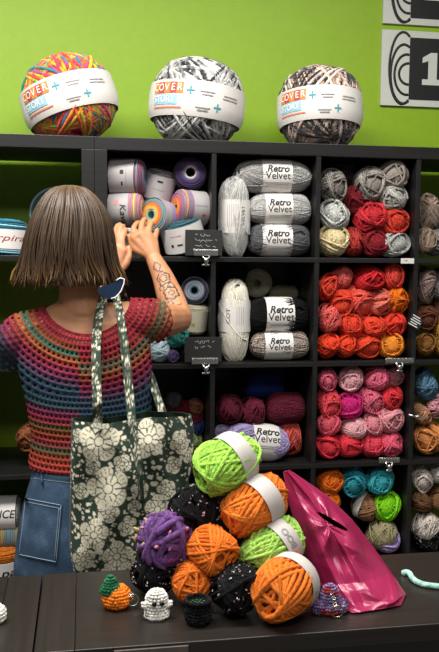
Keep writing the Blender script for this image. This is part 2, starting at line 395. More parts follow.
fill(0, 2, 'in grey and red cubby', 'yarn balls in the grey and red cubby', [
 (344.7, 174, 12, 11, '#4a4846', 'charcoal ball at the back between two greys', dict(back=.11)),
 (331.8, 186, 12.5, 16, '#7d7872', 'taupe grey ball at the left end of top row'),
 (370, 184, 15.5, 16, '#8a847e', 'warm grey ball in the middle of top row'),
 (398.7, 172, 15.5, 13.5, '#8f8780', 'brownish grey ball touching the top right corner', dict(c2='#a89c92')),
 (396.7, 197, 15.5, 12.5, '#a9a7a1', 'pale grey ball directly above the orange red one'),
 (354, 201, 14, 15, '#6e1622', 'dark maroon ball right of the pale grey green one', dict(back=.03)),
 (334, 215.5, 14, 14.5, '#b9bbb6', 'pale grey green ball at left, above the cream one'),
 (369.6, 218.7, 16.5, 14.5, '#b52730', 'bright crimson ball in the centre'),
 (399.2, 221.7, 14.5, 14, '#c83a2b', 'orange red ball at right'),
 (332.3, 243, 15, 15, '#d9c79a', 'cream coloured ball at bottom left'),
 (353.5, 243.5, 11, 14, '#a83430', 'rust red ball at the bottom, second from left', dict(back=.02)),
 (374, 244.3, 13, 13.5, '#7c1822', 'deep maroon ball on the bottom board'),
 (399, 246, 14, 13, '#a8a9a6', 'light grey ball with a loose white tail at bottom right'),
])
W2 = 'in red and orange cubby'
fill(1, 2, W2, 'yarn balls in the red and orange cubby', [
 (326.5, 287, 8, 14.5, '#d3402c', 'narrow vermilion ball high on the left side'),
 (340.5, 278, 10, 11.5, '#d8605a', 'dusty coral ball at top, left of the crimson one', dict(back=.02)),
 (367, 279, 16.5, 12, '#b81f26', 'wide crimson ball at the top'),
 (391.7, 277, 11, 12.5, '#cf3f34', 'tomato red ball at top right above the orange one'),
 (341, 302, 11, 13, '#e2452f', 'red orange ball at left end of second row'),
 (358.5, 301.5, 12.5, 16, '#e4584a', 'salmon red ball in the centre of second row'),
 (377.6, 300.5, 10.5, 14, '#ea7565', 'light coral ball beside the orange one in second row'),
 (396.7, 298.5, 12, 15, '#fb7a16', 'bright orange ball at right of second row'),
 (329, 319, 11.5, 16, '#e0605a', 'salmon pink ball at left of third row'),
 (350.5, 326, 11.7, 12, '#e2402a', 'vermilion ball second from left in third row'),
 (373.8, 326.4, 12.5, 11.5, '#e8432c', 'vermilion ball third from left in third row'),
 (395, 323.5, 11.5, 12.5, '#e23a2a', 'scarlet ball at right of third row'),
 (327.6, 348.3, 9.7, 12.5, '#ee4327', 'vermilion ball at far left of bottom row'),
 (345.5, 348.3, 9.8, 12.5, '#ec4629', 'vermilion ball second from left of bottom row'),
 (366.4, 348.3, 12.5, 12.5, '#ee4a2c', 'vermilion ball third from left of bottom row'),
 (393, 347.8, 14, 12.6, '#fb942e', 'light orange ball at right of bottom row'),
])
fill(2, 2, 'in the pink cubby', 'yarn balls in the pink cubby', [
 (326.9, 379, 9, 12, '#d9607a', 'rose pink ball at top left'),
 (350.5, 378.8, 12.5, 11.5, '#dda0a8', 'pale blush ball in the top row'),
 (376, 378, 13, 12.5, '#d8627e', 'rose pink ball in the middle of top row'),
 (394, 376.5, 8.5, 10.5, '#cf8592', 'dusty pale pink ball at top right', dict(back=.03)),
 (328.3, 403, 11.5, 14, '#ea4a55', 'coral red ball at left of second row'),
 (349.7, 405, 12.5, 14.5, '#c2216e', 'magenta ball in second row'),
 (368.8, 400, 11, 14.5, '#dd6781', 'mid pink ball right of the magenta one'),
 (389, 396.5, 12.8, 11, '#df3640', 'red ball at right of second row'),
 (328.5, 424, 11, 12, '#cf5263', 'dusty rose ball at left of third row'),
 (352.6, 428, 12.5, 10, '#e9aab0', 'very pale pink ball in third row'),
 (373, 423, 10.5, 12, '#e58c98', 'light pink ball in the middle of third row'),
 (393.7, 418, 14, 15.5, '#e79aa2', 'large pale pink ball at right of third row'),
 (327.9, 448, 11, 12.5, '#e43648', 'cherry red ball at left of bottom row'),
 (348.8, 447, 11.7, 12.5, '#e83a49', 'cherry red ball second from left of bottom row'),
 (371, 446, 12, 12.5, '#e9455a', 'hot coral ball third from left of bottom row'),
 (393.5, 446.2, 13, 12.8, '#ea5d78', 'bubblegum pink ball at right of bottom row'),
])
fill(3, 2, 'in the cubby behind the pink bag', 'yarn balls in the cubby behind the pink bag', [
 (329.5, 481, 12.5, 13, '#ee701a', 'orange ball, upper one'),
 (329, 502, 11.5, 10, '#e66f16', 'orange ball, lower one'),
 (353, 480.7, 12.5, 13, '#2f93a3', 'teal ball next to the orange one'),
 (378.3, 480, 14.5, 13, '#3fb0bb', 'turquoise ball at the top right'),
 (398, 505, 13, 15, '#7fd21a', 'bright lime green ball'),
 (384, 533, 16, 12.5, '#9d9470', 'khaki ball', dict(c2='#b7ad85')),
 (395, 548, 12.5, 12, '#a992c6', 'lavender ball low down'),
])
# right-hand column, cut by the photo's edge
g = 'yarn balls in the rightmost column'
fill(0, 3, '', g, [
 (428.5, 214, 8.5, 16, '#8b7a6c', 'tan ball with a spiky top in the top cubby at the right edge', dict(tilt=(0, 3))),
 (424.5, 241, 6.5, 12, '#94806f', 'beige ball low in the top cubby at the right edge'),
 (437, 243, 8.5, 15, '#77746f', 'grey ball low in the top cubby at the right edge'),
])
fill(1, 3, '', g, [
 (425.3, 285, 8, 18, '#85706a', 'taupe skein standing in the brown cubby at the right edge', dict(tilt=(0, 3))),
 (440, 282, 8, 18, '#6f6c6a', 'grey ball at the top of the brown cubby at the right edge', dict(back=.02)),
 (425.3, 317.4, 9, 13.5, '#5e3424', 'chestnut brown ball in the brown cubby at the right edge'),
 (440.5, 308, 7.5, 10, '#5a3a2c', 'dark brown ball cut by the right edge, below the grey one', dict(back=.03)),
 (440, 329, 8, 12, '#a5762a', 'ochre ball cut by the right edge in the brown cubby'),
 (424.7, 346, 9, 12, '#7b5224', 'bronze ball at the bottom of the brown cubby'),
 (440.5, 348, 8, 11, '#96702a', 'mustard ball at the bottom right of the brown cubby'),
])
fill(2, 3, '', g, [
 (424.8, 384, 11, 15, '#4d6e84', 'steel blue ball in the cubby right of the pinks'),
 (438, 405, 11, 14, '#c98b96', 'dusty pink ball cut by the right edge, under the blue one'),
 (419.5, 413, 6.5, 11, '#b28163', 'small tan ball beside the dusty pink one at the right edge'),
 (427.8, 440, 14, 16, '#e29355', 'peach orange ball at the bottom, right of the pink cubby'),
])
fill(3, 3, '', g, [
 (421.6, 478.4, 9.5, 11.5, '#cfc3ba', 'off white ball at top of the lowest cubby at the right edge'),
 (439, 473, 8, 9, '#c9c4bd', 'white ball cut by the right edge in the lowest cubby'),
 (421.3, 501, 9.5, 11, '#6b4a2f', 'brown ball under the off white one at the right edge'),
 (438, 498, 8.5, 13, '#7a5736', 'lighter brown ball cut by the right edge in the lowest cubby'),
 (425.4, 525, 14, 14, '#ddd2c8', 'cream ball speckled with pink and lilac at the right edge', dict(fleck=(('#c77d9a', '#8f7fb0', '#d9b07a', '#e8e0d8'), 7., .22))),
 (426.4, 545, 14.5, 10, '#0e0d0e', 'black ball with white flecks at the lower right edge', dict(fleck=(('#e8e4e0', '#ffffff', '#cfc8c4'), 5., .2), vary=.1)),
])

# brown tweed ball with a white paper label
p0 = at(366.5, 506, .085); s0 = .049
bt = link('yarn_ball', BALLS[2], yarn_mat('#7d5436', .3, c2='#a57f5c'), objmat=True, label='brown tweed ball with a white paper label behind the pink bag', cat='yarn', group='yarn balls in the cubby behind the pink bag')
place(bt, p0, frame_mat((.75, -.6, -.3), p0), s0)
bm_, R_ = band_mesh(1.15, 2.3, -.75, -.2, 1.06); link('label', bm_.mesh('label'), PAPER, bt)

# compartments with long skeins ----------------------------------------------------
def retro_skein(r, c, px0, px1, py0, py1, lx0, lx1, colour, label, group, back=0., c2=None, sheen=.5, seed=0, word='both', tilt=0., up=0.):
    cx, cy = (px0+px1)/2, (py0+py1)/2; Y = .02; p = at(cx, cy, Y); k = mpp(p); rr = (py1-py0)/2*k; Y = .012+rr+back
    p = at(cx, cy, Y); k = mpp(p); rr = (py1-py0)/2*k*1.02; hl = (px1-px0)/2*k; b = cell(r, c)
    p.z = max(p.z, b[2]+rr*1.01) if word != 'float' else p.z
    p.x = min(max(p.x, b[0]+hl*1.01), b[1]-hl*1.0)
    o = link('yarn_skein', LONG[seed % 3], yarn_mat(colour, .3, sheen, c2), objmat=True, label=label, cat='yarn', group=group)
    sx = hl/2.0/1.02; o.matrix_world = Matrix.Translation(p)@Matrix.Rotation(tilt, 4, 'Y')@Matrix.Diagonal((sx, rr/1.05, rr/1.05, 1))
    to = lambda px: (px-cx)*k/sx
    bm, R = band_mesh(2.0, 3.2, to(lx0), to(lx1), 1.045)
    lab = link('label', bm.mesh('label'), PAPER, o)
    w = to(lx1)-to(lx0); xc = (to(lx0)+to(lx1))/2; f = rr/1.05/sx  # text squash
    it = [('Retro', xc, .36+up, .56, INK, .03, .28, .9*f*1.12, 0., .012), ('Velvet', xc, -.04+up, .56, INK, 0.004, 0., .95*f*1.1, 0., .012),
          (('bar', w*.8, .03), xc, -.42+up, 1, plain('pale_print', '#8d8a8c', .6), 0, 0, 1, 0, .012), (('bar', w*.74, .03), xc, -.52+up, 1, plain('pale_print', '#8d8a8c', .6), 0, 0, 1, 0, .012)]
    lettering(lab, R, it, 'along'); return o
G1 = 'skeins in the grey skein cubby'
retro_skein(0, 1, 249, 312.5, 225, 259, 261, 291, '#5a5a5e', 'charcoal skein with a white printed label at the bottom of its stack of three', G1, seed=0)
retro_skein(0, 1, 248, 312.5, 193, 226, 263.5, 291, '#b2b1af', 'mid grey skein with a white label in the middle of the grey stack', G1, seed=1, back=.002)
retro_skein(0, 1, 236, 313.5, 159.5, 194, 261, 291, '#a3a2a0', 'wide grey skein with a white label lying topmost on the grey stack', G1, seed=2, back=.004)
G2 = 'skeins in the cream and black cubby'
retro_skein(1, 1, 251, 311, 333, 363, 264, 292, '#4a3c37', 'brown mottled skein with a white label under the black skein', G2, seed=1, c2='#cbbcb0')
retro_skein(1, 1, 247, 311, 297, 333, 265, 293, '#0c0c0d', 'black skein with a white label lying on the brown mottled skein', G2, seed=0, sheen=.1)
G3 = 'skeins in the maroon and lavender cubby'
retro_skein(2, 1, 224, 289, 427, 464, 250, 276.5, '#a99cc8', 'lavender skein with a white label behind the lime skein on the counter', G3, seed=2, up=.42, tilt=.10)

def long_ball(r, c, px, py, rx, rz, colour, label, group, back=0., mesh=None, axis=(1, 0, 0), c2=None, name='yarn_skein'):
    Y = .012+rz*.0034+back; p = at(px, py, Y); k = mpp(p); b = cell(r, c)
    p.z = max(p.z, b[2]+rz*k*1.01); p.x = min(max(p.x, b[0]+rx*k), b[1]-rx*k)
    o = link(name, mesh or LONG[0], yarn_mat(colour, .3, .3, c2), objmat=True, label=label, cat='yarn', group=group)
    o.matrix_world = Matrix.Translation(p)@Matrix.Diagonal((rx*k/(1.2 if mesh in BALLS else 2.06), rz*k/1.05, rz*k/1.05, 1)); return o
long_ball(2, 1, 264, 385, 21, 13, '#152a66', 'dark royal blue skein at the back above the maroon skeins', G3, back=.12)
long_ball(2, 1, 229.5, 409, 13, 16, '#5a1628', 'maroon ball at the left end of the dark maroon row', G3, back=.03, mesh=BALLS[1])
long_ball(2, 1, 253, 411, 13.5, 15, '#631a2c', 'maroon ball in the middle of the dark maroon row', G3, back=.03, mesh=BALLS[3])
long_ball(2, 1, 285, 408, 20, 16.5, '#5d1729', 'wide maroon skein at the right of the dark maroon row', G3, back=.03, mesh=LONG[1])
long_ball(2, 1, 297, 441, 15, 20, '#d0584e', 'coral red skein peeking out right of the lavender skein', G3, back=.05, mesh=BALLS[4])
long_ball(2, 1, 254, 431, 16, 10, '#b0524c', 'dusky coral skein lying behind the lavender skein', G3, back=.17, mesh=LONG[2])
long_ball(2, 1, 223, 433, 9, 9, '#8c83a0', 'greyish lilac ball left of the lavender skein', G3, back=.05, mesh=BALLS[0])

# upright skeins with labels
def upright(px0, px1, py0, py1, ly0, ly1, r, c, colour, label, group, mesh, letters, c2=None, lean=0.):
    cx, cy = (px0+px1)/2, (py0+py1)/2; p = at(cx, cy, .02); k = mpp(p); rr = (px1-px0)/2*k; p = at(cx, cy, .014+rr); k = mpp(p); rr = (px1-px0)/2*k; hl = (py1-py0)/2*k
    b = cell(r, c); p.x = max(p.x, b[0]+rr*1.04); p.z = max(p.z, b[2]+hl*1.02)
    o = link('yarn_skein', mesh, yarn_mat(colour, .22, .3, c2), objmat=True, label=label, cat='yarn', group=group)
    sx = hl/2.2; M = frame_mat((lean, 0, 1), p, front=(-.15, -1, 0)); place(o, p, M, (sx, rr/1.05, rr/1.05))
    to = lambda py: -(py-cy)*k/sx
    bm, R = band_mesh(2.2, 2.8, to(ly1), to(ly0), 1.04); lab = link('label', bm.mesh('label'), PAPER, o)
    lettering(lab, R, letters(to), 'along'); return o
GREYP = plain('pale_print', '#8d8a8c', .6)
upright(217.8, 250.5, 180, 259, 203.5, 236, 0, 1, '#a9a8a5', 'upright pale grey skein with a white label left of the grey stack', G1, TALL[0],
        lambda to: [('VELVET', to(219), -.55, .3, INK, .006, 0, 1.1, 0, .012)]+[(('bar', 1.25, .022), to(219), -.2+.13*i, 1, GREYP, 0, 0, 1, 0, .012) for i in range(6)], c2='#dcdbd8')
upright(218, 251, 285, 363, 303, 334, 1, 1, '#e4e0d0', 'upright cream skein with a white label left of the black skein', G2, TALL[1],
        lambda to: [('COT', to(318), .42, .34, INK, 0, 0, 1.2, 0, .012)]+[(('bar', 1.0, .022), to(318), -.1-.14*i, 1, GREYP, 0, 0, 1, 0, .012) for i in range(4)], c2='#ece8d8')

# ------------------------------------------------------------------ yarn cakes
CAKES = [cake_mesh(.78, .28, 10, 10, 1), cake_mesh(1.0, .2, 9, 14, 2), cake_mesh(.9, .34, 9, 12, 3)]
CASP = [.78, 1.0, .9]
def cake(px, py, rpx, Y, axis, mat, label, group, ci=0, sl=1., band=None, letters=None, mode='around', front=None, clamp=None, bmat=None):
    p = at(px, py, Y); k = mpp(p); s = rpx*k/1.04
    if clamp:
        b = cell(*clamp); p.x = min(max(p.x, b[0]+s*1.06), b[1]-s*1.06); p.z = min(max(p.z, b[2]+s*1.06), b[3]-s*1.06)
    o = link('yarn_cake', CAKES[ci], mat, objmat=True, label=label, cat='yarn', group=group)
    place(o, p, frame_mat(axis, p, front), (s*sl, s, s))
    if band:
        bm, R = band_mesh(CASP[ci], 2, band[0], band[1], 1.045, cake=True); lab = link('label', bm.mesh('label'), bmat or PAPER, o)
        if letters: lettering(lab, R, letters, mode)
    return o
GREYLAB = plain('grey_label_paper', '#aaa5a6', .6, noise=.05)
RED_INK = plain('red_ink', '#a83a3a', .6); PINK_INK = plain('pink_ink', '#d98a86', .6)
pastel = ramp_yarn('pastel_stripe', [(0, '#d8c66a'), (.45, '#c9a55e'), (.62, '#c76a7d'), (.8, '#7e84ad'), (1, '#b9838f')])
pinkgrey = ramp_yarn('pink_blue_stripe', [(0, '#7d8fa5'), (.6, '#5f6f8d'), (.85, '#9c5c6e'), (1, '#7d4a5c')])
greys = ramp_yarn('grey_stripe', [(0, '#6f6a6e'), (.6, '#8c8688'), (1, '#6a6569')])
purple = ramp_yarn('purple_stripe_shaded_hole', [(0, '#141118'), (.28, '#1c1820'), (.35, '#d9d6d2'), (.42, '#8d8296'), (.52, '#4d3f62'), (.7, '#3d2c55'), (1, '#3a2752')])  # near-black first stops paint the shade inside the hollow
sunset = ramp_yarn('sunset_stripe', [(0, '#6e8f8c'), (.3, '#7ea097'), (.42, '#d8a94a'), (.55, '#e29434'), (.68, '#dc6a3c'), (.8, '#c24a4a'), (.9, '#7f5f90'), (1, '#8d86ab')])
sunset2 = ramp_yarn('orange_lilac_stripe', [(0, '#d99a3c'), (.4, '#d98a34'), (.6, '#d0563a'), (.75, '#8a5f98'), (.9, '#6c86b5'), (1, '#8f6f86')])
tealm = yarn_mat('#39606a', .3); multit = ramp_yarn('teal_plum_stripe', [(0, '#1f3038'), (.3, '#2d5a66'), (.42, '#8d8f9a'), (.5, '#3c7a82'), (.62, '#a09aa6'), (.74, '#7a4f70'), (.84, '#8da0a8'), (1, '#6d6f84')])
GC = 'yarn cakes in the top left cubby'; CL = (0, 0)
cake(127.5, 177, 18, .09, (1, -.25, .0), pinkgrey, 'pale labelled cake at top left of the striped cake cubby', GC, 1, .95, (-.98, .55),
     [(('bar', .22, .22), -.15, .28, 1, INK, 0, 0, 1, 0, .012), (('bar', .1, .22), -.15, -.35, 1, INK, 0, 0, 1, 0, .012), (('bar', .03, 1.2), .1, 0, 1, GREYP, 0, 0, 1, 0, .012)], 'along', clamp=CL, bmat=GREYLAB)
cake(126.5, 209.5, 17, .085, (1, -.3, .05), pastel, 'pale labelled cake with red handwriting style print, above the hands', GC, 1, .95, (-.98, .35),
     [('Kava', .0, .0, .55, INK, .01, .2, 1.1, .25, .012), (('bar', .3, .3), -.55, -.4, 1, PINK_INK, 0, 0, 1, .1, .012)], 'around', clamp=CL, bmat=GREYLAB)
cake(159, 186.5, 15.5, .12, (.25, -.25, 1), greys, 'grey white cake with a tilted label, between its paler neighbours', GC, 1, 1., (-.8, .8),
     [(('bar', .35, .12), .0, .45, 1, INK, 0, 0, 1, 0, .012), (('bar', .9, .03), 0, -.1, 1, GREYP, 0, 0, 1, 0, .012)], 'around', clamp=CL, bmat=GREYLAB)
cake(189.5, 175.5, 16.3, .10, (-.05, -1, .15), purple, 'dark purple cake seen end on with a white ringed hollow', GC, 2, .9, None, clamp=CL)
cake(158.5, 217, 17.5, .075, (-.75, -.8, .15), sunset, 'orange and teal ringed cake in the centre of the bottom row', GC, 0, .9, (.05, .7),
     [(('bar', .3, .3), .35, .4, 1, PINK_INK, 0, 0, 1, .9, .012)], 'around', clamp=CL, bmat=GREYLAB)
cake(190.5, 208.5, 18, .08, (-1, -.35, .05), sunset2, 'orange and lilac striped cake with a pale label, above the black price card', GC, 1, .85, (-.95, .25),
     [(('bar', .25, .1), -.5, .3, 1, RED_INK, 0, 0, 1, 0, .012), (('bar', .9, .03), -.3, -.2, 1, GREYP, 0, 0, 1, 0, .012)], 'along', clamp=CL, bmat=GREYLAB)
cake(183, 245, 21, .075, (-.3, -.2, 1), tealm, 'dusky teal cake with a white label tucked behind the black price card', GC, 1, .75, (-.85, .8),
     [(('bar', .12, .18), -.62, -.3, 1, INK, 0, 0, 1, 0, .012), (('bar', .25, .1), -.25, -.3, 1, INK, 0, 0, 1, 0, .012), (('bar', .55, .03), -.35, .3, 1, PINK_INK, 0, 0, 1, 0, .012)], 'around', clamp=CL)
# left-middle cubby behind the arm
GD = 'yarn behind the raised arm'
cake(195, 291, 14, .08, (-.2, -1, .1), multit, 'teal and plum swirled cake seen end on, right of the raised elbow', GD, 0, .9, None)
cake(192.5, 318, 15, .085, (.1, -.2, 1), yarn_mat('#b9b39c', .15), 'cream cake with a pale paper label beside the elbow', GD, 1, .95, (-.75, .75),
     [(('bar', .22, .22), .1, -.2, 1, plain('ochre_ink', '#b49a5a', .6), 0, 0, 1, 0, .012)], 'around', bmat=plain('cream_label_paper', '#c9c3ae', .6))
ball(1, 0, 177.6, 337, 11, 10.5, '#2f7d74', 'sea green ball below the elbow', GD, depth=None)
ball(1, 0, 158.7, 352, 11, 12, '#8fb4c4', 'pale blue and white ball beside the sleeve', GD, c2='#d6e4ea')
ball(1, 0, 172, 357, 6.5, 6, '#57456b', 'small dusky purple ball left of the lower price card', GD)
ball(1, 0, 190, 352, 9, 10, '#4a4c52', 'dark grey ball behind the lower price card', GD, back=.02)
# grey/cream extras in cream and black cubby
cake(257.5, 283, 14.5, .22, (-.25, -1, 0), yarn_mat('#a9a58c', .2), 'dim cream cake at the back above the black skein', G2, 0, .9, None)
ball(1, 1, 237, 277, 13, 12, '#2a2826', 'dark grey ball in the shadow above the upright cream skein', G2, back=.18)
long_ball(1, 1, 287, 293, 15, 8, '#8d8a72', 'greenish cream skein lying behind the black skein', G2, back=.17, mesh=LONG[1])
GE = 'small dim balls in the cubby above the tote bag'
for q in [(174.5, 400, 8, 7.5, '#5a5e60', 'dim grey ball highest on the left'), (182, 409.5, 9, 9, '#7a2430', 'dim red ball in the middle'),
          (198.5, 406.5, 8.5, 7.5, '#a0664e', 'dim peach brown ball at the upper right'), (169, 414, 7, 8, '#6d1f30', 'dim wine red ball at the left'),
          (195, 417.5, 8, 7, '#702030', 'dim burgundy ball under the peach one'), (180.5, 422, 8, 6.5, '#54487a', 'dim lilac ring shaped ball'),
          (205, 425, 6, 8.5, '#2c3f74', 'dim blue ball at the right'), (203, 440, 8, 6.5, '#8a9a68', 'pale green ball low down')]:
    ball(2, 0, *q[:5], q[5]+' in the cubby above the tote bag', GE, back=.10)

# left unit
blue = ramp_yarn('teal_blue_stripe', [(0, '#8fc4d4'), (.5, '#3f93ac'), (.9, '#1d6277'), (1, '#1b5c72')])
cake(4, 238, 23.5, .10, (0.05, -.0, 1), blue, 'teal blue cake with red script label standing alone at the left edge', 'yarn in the left unit', 1, .75, (-.62, .5),
     [('orpira', .1, .0, .5, RED_INK, 0, .3, 1.25, 0, .012), (('bar', .1, .22), 1.1, -.3, 1, INK, 0, 0, 1, 0, .012)], 'around')
cake(57, 215.5, 26.5, .24, (0, -1, .15), ramp_yarn('pale_teal', [(0, '#a9cfcf'), (.6, '#7fb0b2'), (1, '#3d6a70')]), 'pale teal cake whose rim shows just behind the woman\'s hair', 'yarn in the left unit', 2, .6, None)
ball(2, -1, 30, 437, 8, 14, '#7d4a2c', 'copper brown ball peeking out left of the sweater', 'yarn in the left unit', back=.05)
GL = 'labelled yarn at the lower left'
ice = cake(3, 513, 17, .09, (1, -.05, 0), yarn_mat('#7e8284', .3), 'grey cake with a white label at the left edge, behind the jeans', GL, 1, 1.0, (-.7, .85),
     [('ICE', .35, -.1, .62, INK, .012, .2, 1., 0, .012), (('bar', .12, .3), -.35, .1, 1, GREYP, 0, 0, 1, 0, .012)], 'along')
cake(4, 536, 13, .075, (1, -.05, 0), ramp_yarn('grey_orange', [(0, '#8d7a4a'), (1, '#5f7480')]), 'slate blue cake lying between two labelled cakes at lower left', GL, 1, 1.5, None)
cake(2, 558, 26, .08, (0, -.1, 1), yarn_mat('#c26d1e', .3), 'orange cake with a white label just above the counter at left', GL, 1, .62, (-1, .4),
     [('pa', .22, -.25, .75, INK, .014, .2, .8, 0, .012)], 'around')

# ------------------------------------------------------------------ three giant balls on top
BIGM = [wind(.86, 2.6, .5, 100, .04, 80+i, 56, 5, 6, .2, tail=False, lump=.02) for i in range(3)]
rainbow = ramp_yarn('rainbow', [(0, '#d3322c'), (.14, '#e8642a'), (.26, '#e9c22c'), (.38, '#7fae34'), (.5, '#1f8f6c'), (.6, '#2f6aa0'), (.7, '#c23a6a'), (.82, '#e0452c'), (.92, '#e88f2c'), (1, '#d3322c')], 55., .4)
bw = ramp_yarn('black_white', [(0, '#d8d6d2'), (.2, '#cfcdca'), (.34, '#2a2b2e'), (.55, '#3f4044'), (.68, '#dcdad6'), (.84, '#67676a'), (1, '#d8d6d2')], 47., .4)
bp_ = ramp_yarn('black_pink', [(0, '#2a2828'), (.2, '#353334'), (.35, '#d2b3a3'), (.5, '#e2d7d0'), (.62, '#3a3738'), (.78, '#6a6464'), (.9, '#c9a793'), (1, '#2a2828')], 47., .4)
blk = [plain('tile_orange', '#e08a3c', .6), plain('tile_teal', '#3f9aa8', .6), plain('tile_red', '#c9463c', .6), plain('tile_mustard', '#d8b23c', .6), plain('tile_sky', '#9cc9dc', .6), plain('tile_pink', '#d9785a', .6)]
LW = plain('label_white_print', '#f4f2ee', .6)
def giant(px, py, rx, ry, mesh, mat, label, axis, off):
    p = at(px, py, .17); k = mpp(p); R0 = rx*k/1.03; p.z = 1.82+ry*k*.985
    o = link('giant_yarn_ball', mesh, mat, objmat=True, label=label, cat='yarn', group='giant yarn balls on top of the shelves')
    sx = ry*k/.9; place(o, p, frame_mat(axis, p), (sx, R0, R0))
    bm, R = band_mesh(.86, 2.6, -.43, .27, 1.08); lab = link('label', bm.mesh('label'), PAPER, o)
    it = []
    for i, ch in enumerate('COVER'):
        u = -.92+.145*i+off; it.append((('bar', .14, .22), u, .10, 1, blk[(i*2) % 4 if i else 0], 0, 0, 1, 0, .010)); it.append((ch, u, .10, .2, LW, .012, 0, .9, 0, .02))
    it.append((('bar', .6, .2), -.69+off, -.13, 1, blk[4], 0, 0, 1, 0, .010)); it.append(('STORY', -.69+off, -.13, .19, LW, .012, 0, .9, 0, .02))
    it.append((('bar', .7, .03), -.64+off, -.29, 1, blk[5], 0, 0, 1, 0, .010))
    for u, v, w in ((.22, .06, .3), (.22, .0, .22), (.15, -.26, .3), (.15, -.31, .22), (.75, .04, .36), (.75, -.02, .4)): it.append((('bar', w, .022), u+off, v, 1, GREYP, 0, 0, 1, 0, .010))
    for u, v in ((-.12, .06), (.45, -.22)):
        for a in range(3):
            it.append((('bar', .03 if a else .16, .16 if a else .03), u+off, v, 1, blk[1], 0, 0, 1, 0, .011+.001*a))
    lettering(lab, R, it, 'around', 'printed_logo'); return o
giant(69, 93.5, 46, 43, BIGM[0], rainbow, 'rainbow coloured giant ball on the shelf top at the left', (-.30, .10, 1), -.05)
giant(197, 97, 46, 43, BIGM[1], bw, 'black and white giant ball in the middle of the shelf top', (.10, .0, 1), -.03)
giant(319.5, 109, 41, 41, BIGM[2], bp_, 'black, grey and pink giant ball nearest the signs', (.0, .10, 1), -.03)

# ------------------------------------------------------------------ signs on the wall
def sign(px, py_t, py_b, digit, label):
    SY = WY-.012; a = at(px, (py_t+py_b)/2, SY); zt = at(px, py_t, SY).z; zb = at(px-1, py_b, SY).z; h = zt-zb; w = h*2.3
    x0 = a.x; e = root('wall_sign', (x0+w/2, SY, zb), label, 'sign', 'number signs on the green wall')
    m = MB(); box(m, (x0, SY, zb), (x0+w, WY-.0005, zt), .001); part('panel', m, plain('sign_white', '#c9cbc4', .5, noise=.03), e, False)
    m = MB(); cz = (zt+zb)/2; H = h*.47; lw = h*.018
    cxx = x0+h*.345
    bx = x0+h*.40
    for i, (ecx, ecz, erx, erz) in enumerate(((.30, 0, .19, .475), (.315, -.077, .185, .39), (.36, -.083, .175, .267), (.385, -.073, .135, .14))):
        t = np.linspace(PI*.3, PI*1.7, 70); X_ = x0+h*(ecx+erx*np.cos(t)); Z_ = cz+h*(ecz+erz*np.sin(t)); k_ = X_ <= bx
        P = np.stack([X_, 0*t+SY-.001, Z_], -1)[k_]
        tube(m, P, h*.019, 6, np.tile([0, 1., 0], (len(P), 1)), flat=.1)
    part('skein_emblem', m, INK, e)
    m = MB(); box(m, (x0+h*.396, SY-.0022, cz-h*.41), (x0+w-h*.16, SY-.0002, cz+h*.41), .0); part('black_block', m, plain('sign_black', '#121516', .5), e, False)
    m = MB(); u = h; X = x0+h*.71; Y0 = SY-.0034; Y1 = SY-.0024
    if digit == '1':
        prism(m, [(X-.13*u, cz-.21*u), (X+.17*u, cz-.21*u), (X+.17*u, cz-.135*u), (X+.08*u, cz-.135*u), (X+.08*u, cz+.22*u), (X-.01*u, cz+.22*u), (X-.13*u, cz+.15*u), (X-.13*u, cz+.08*u), (X-.045*u, cz+.11*u), (X-.045*u, cz-.135*u), (X-.13*u, cz-.135*u)], Y0, Y1)
    else:
        prism(m, [(X-.12*u, cz-.16*u), (X+.2*u, cz-.16*u), (X+.2*u, cz-.09*u), (X-.12*u, cz-.09*u)], Y0, Y1)
    part('number', m, plain('sign_white', '#c9cbc4', .5, noise=.03), e, False)
sign(381.5, 29, 105, '1', 'white sign with a skein emblem and a white 1 on black')
sign(384, -52, 23, '0', 'white sign above the one numbered 1, mostly cut off by the frame')

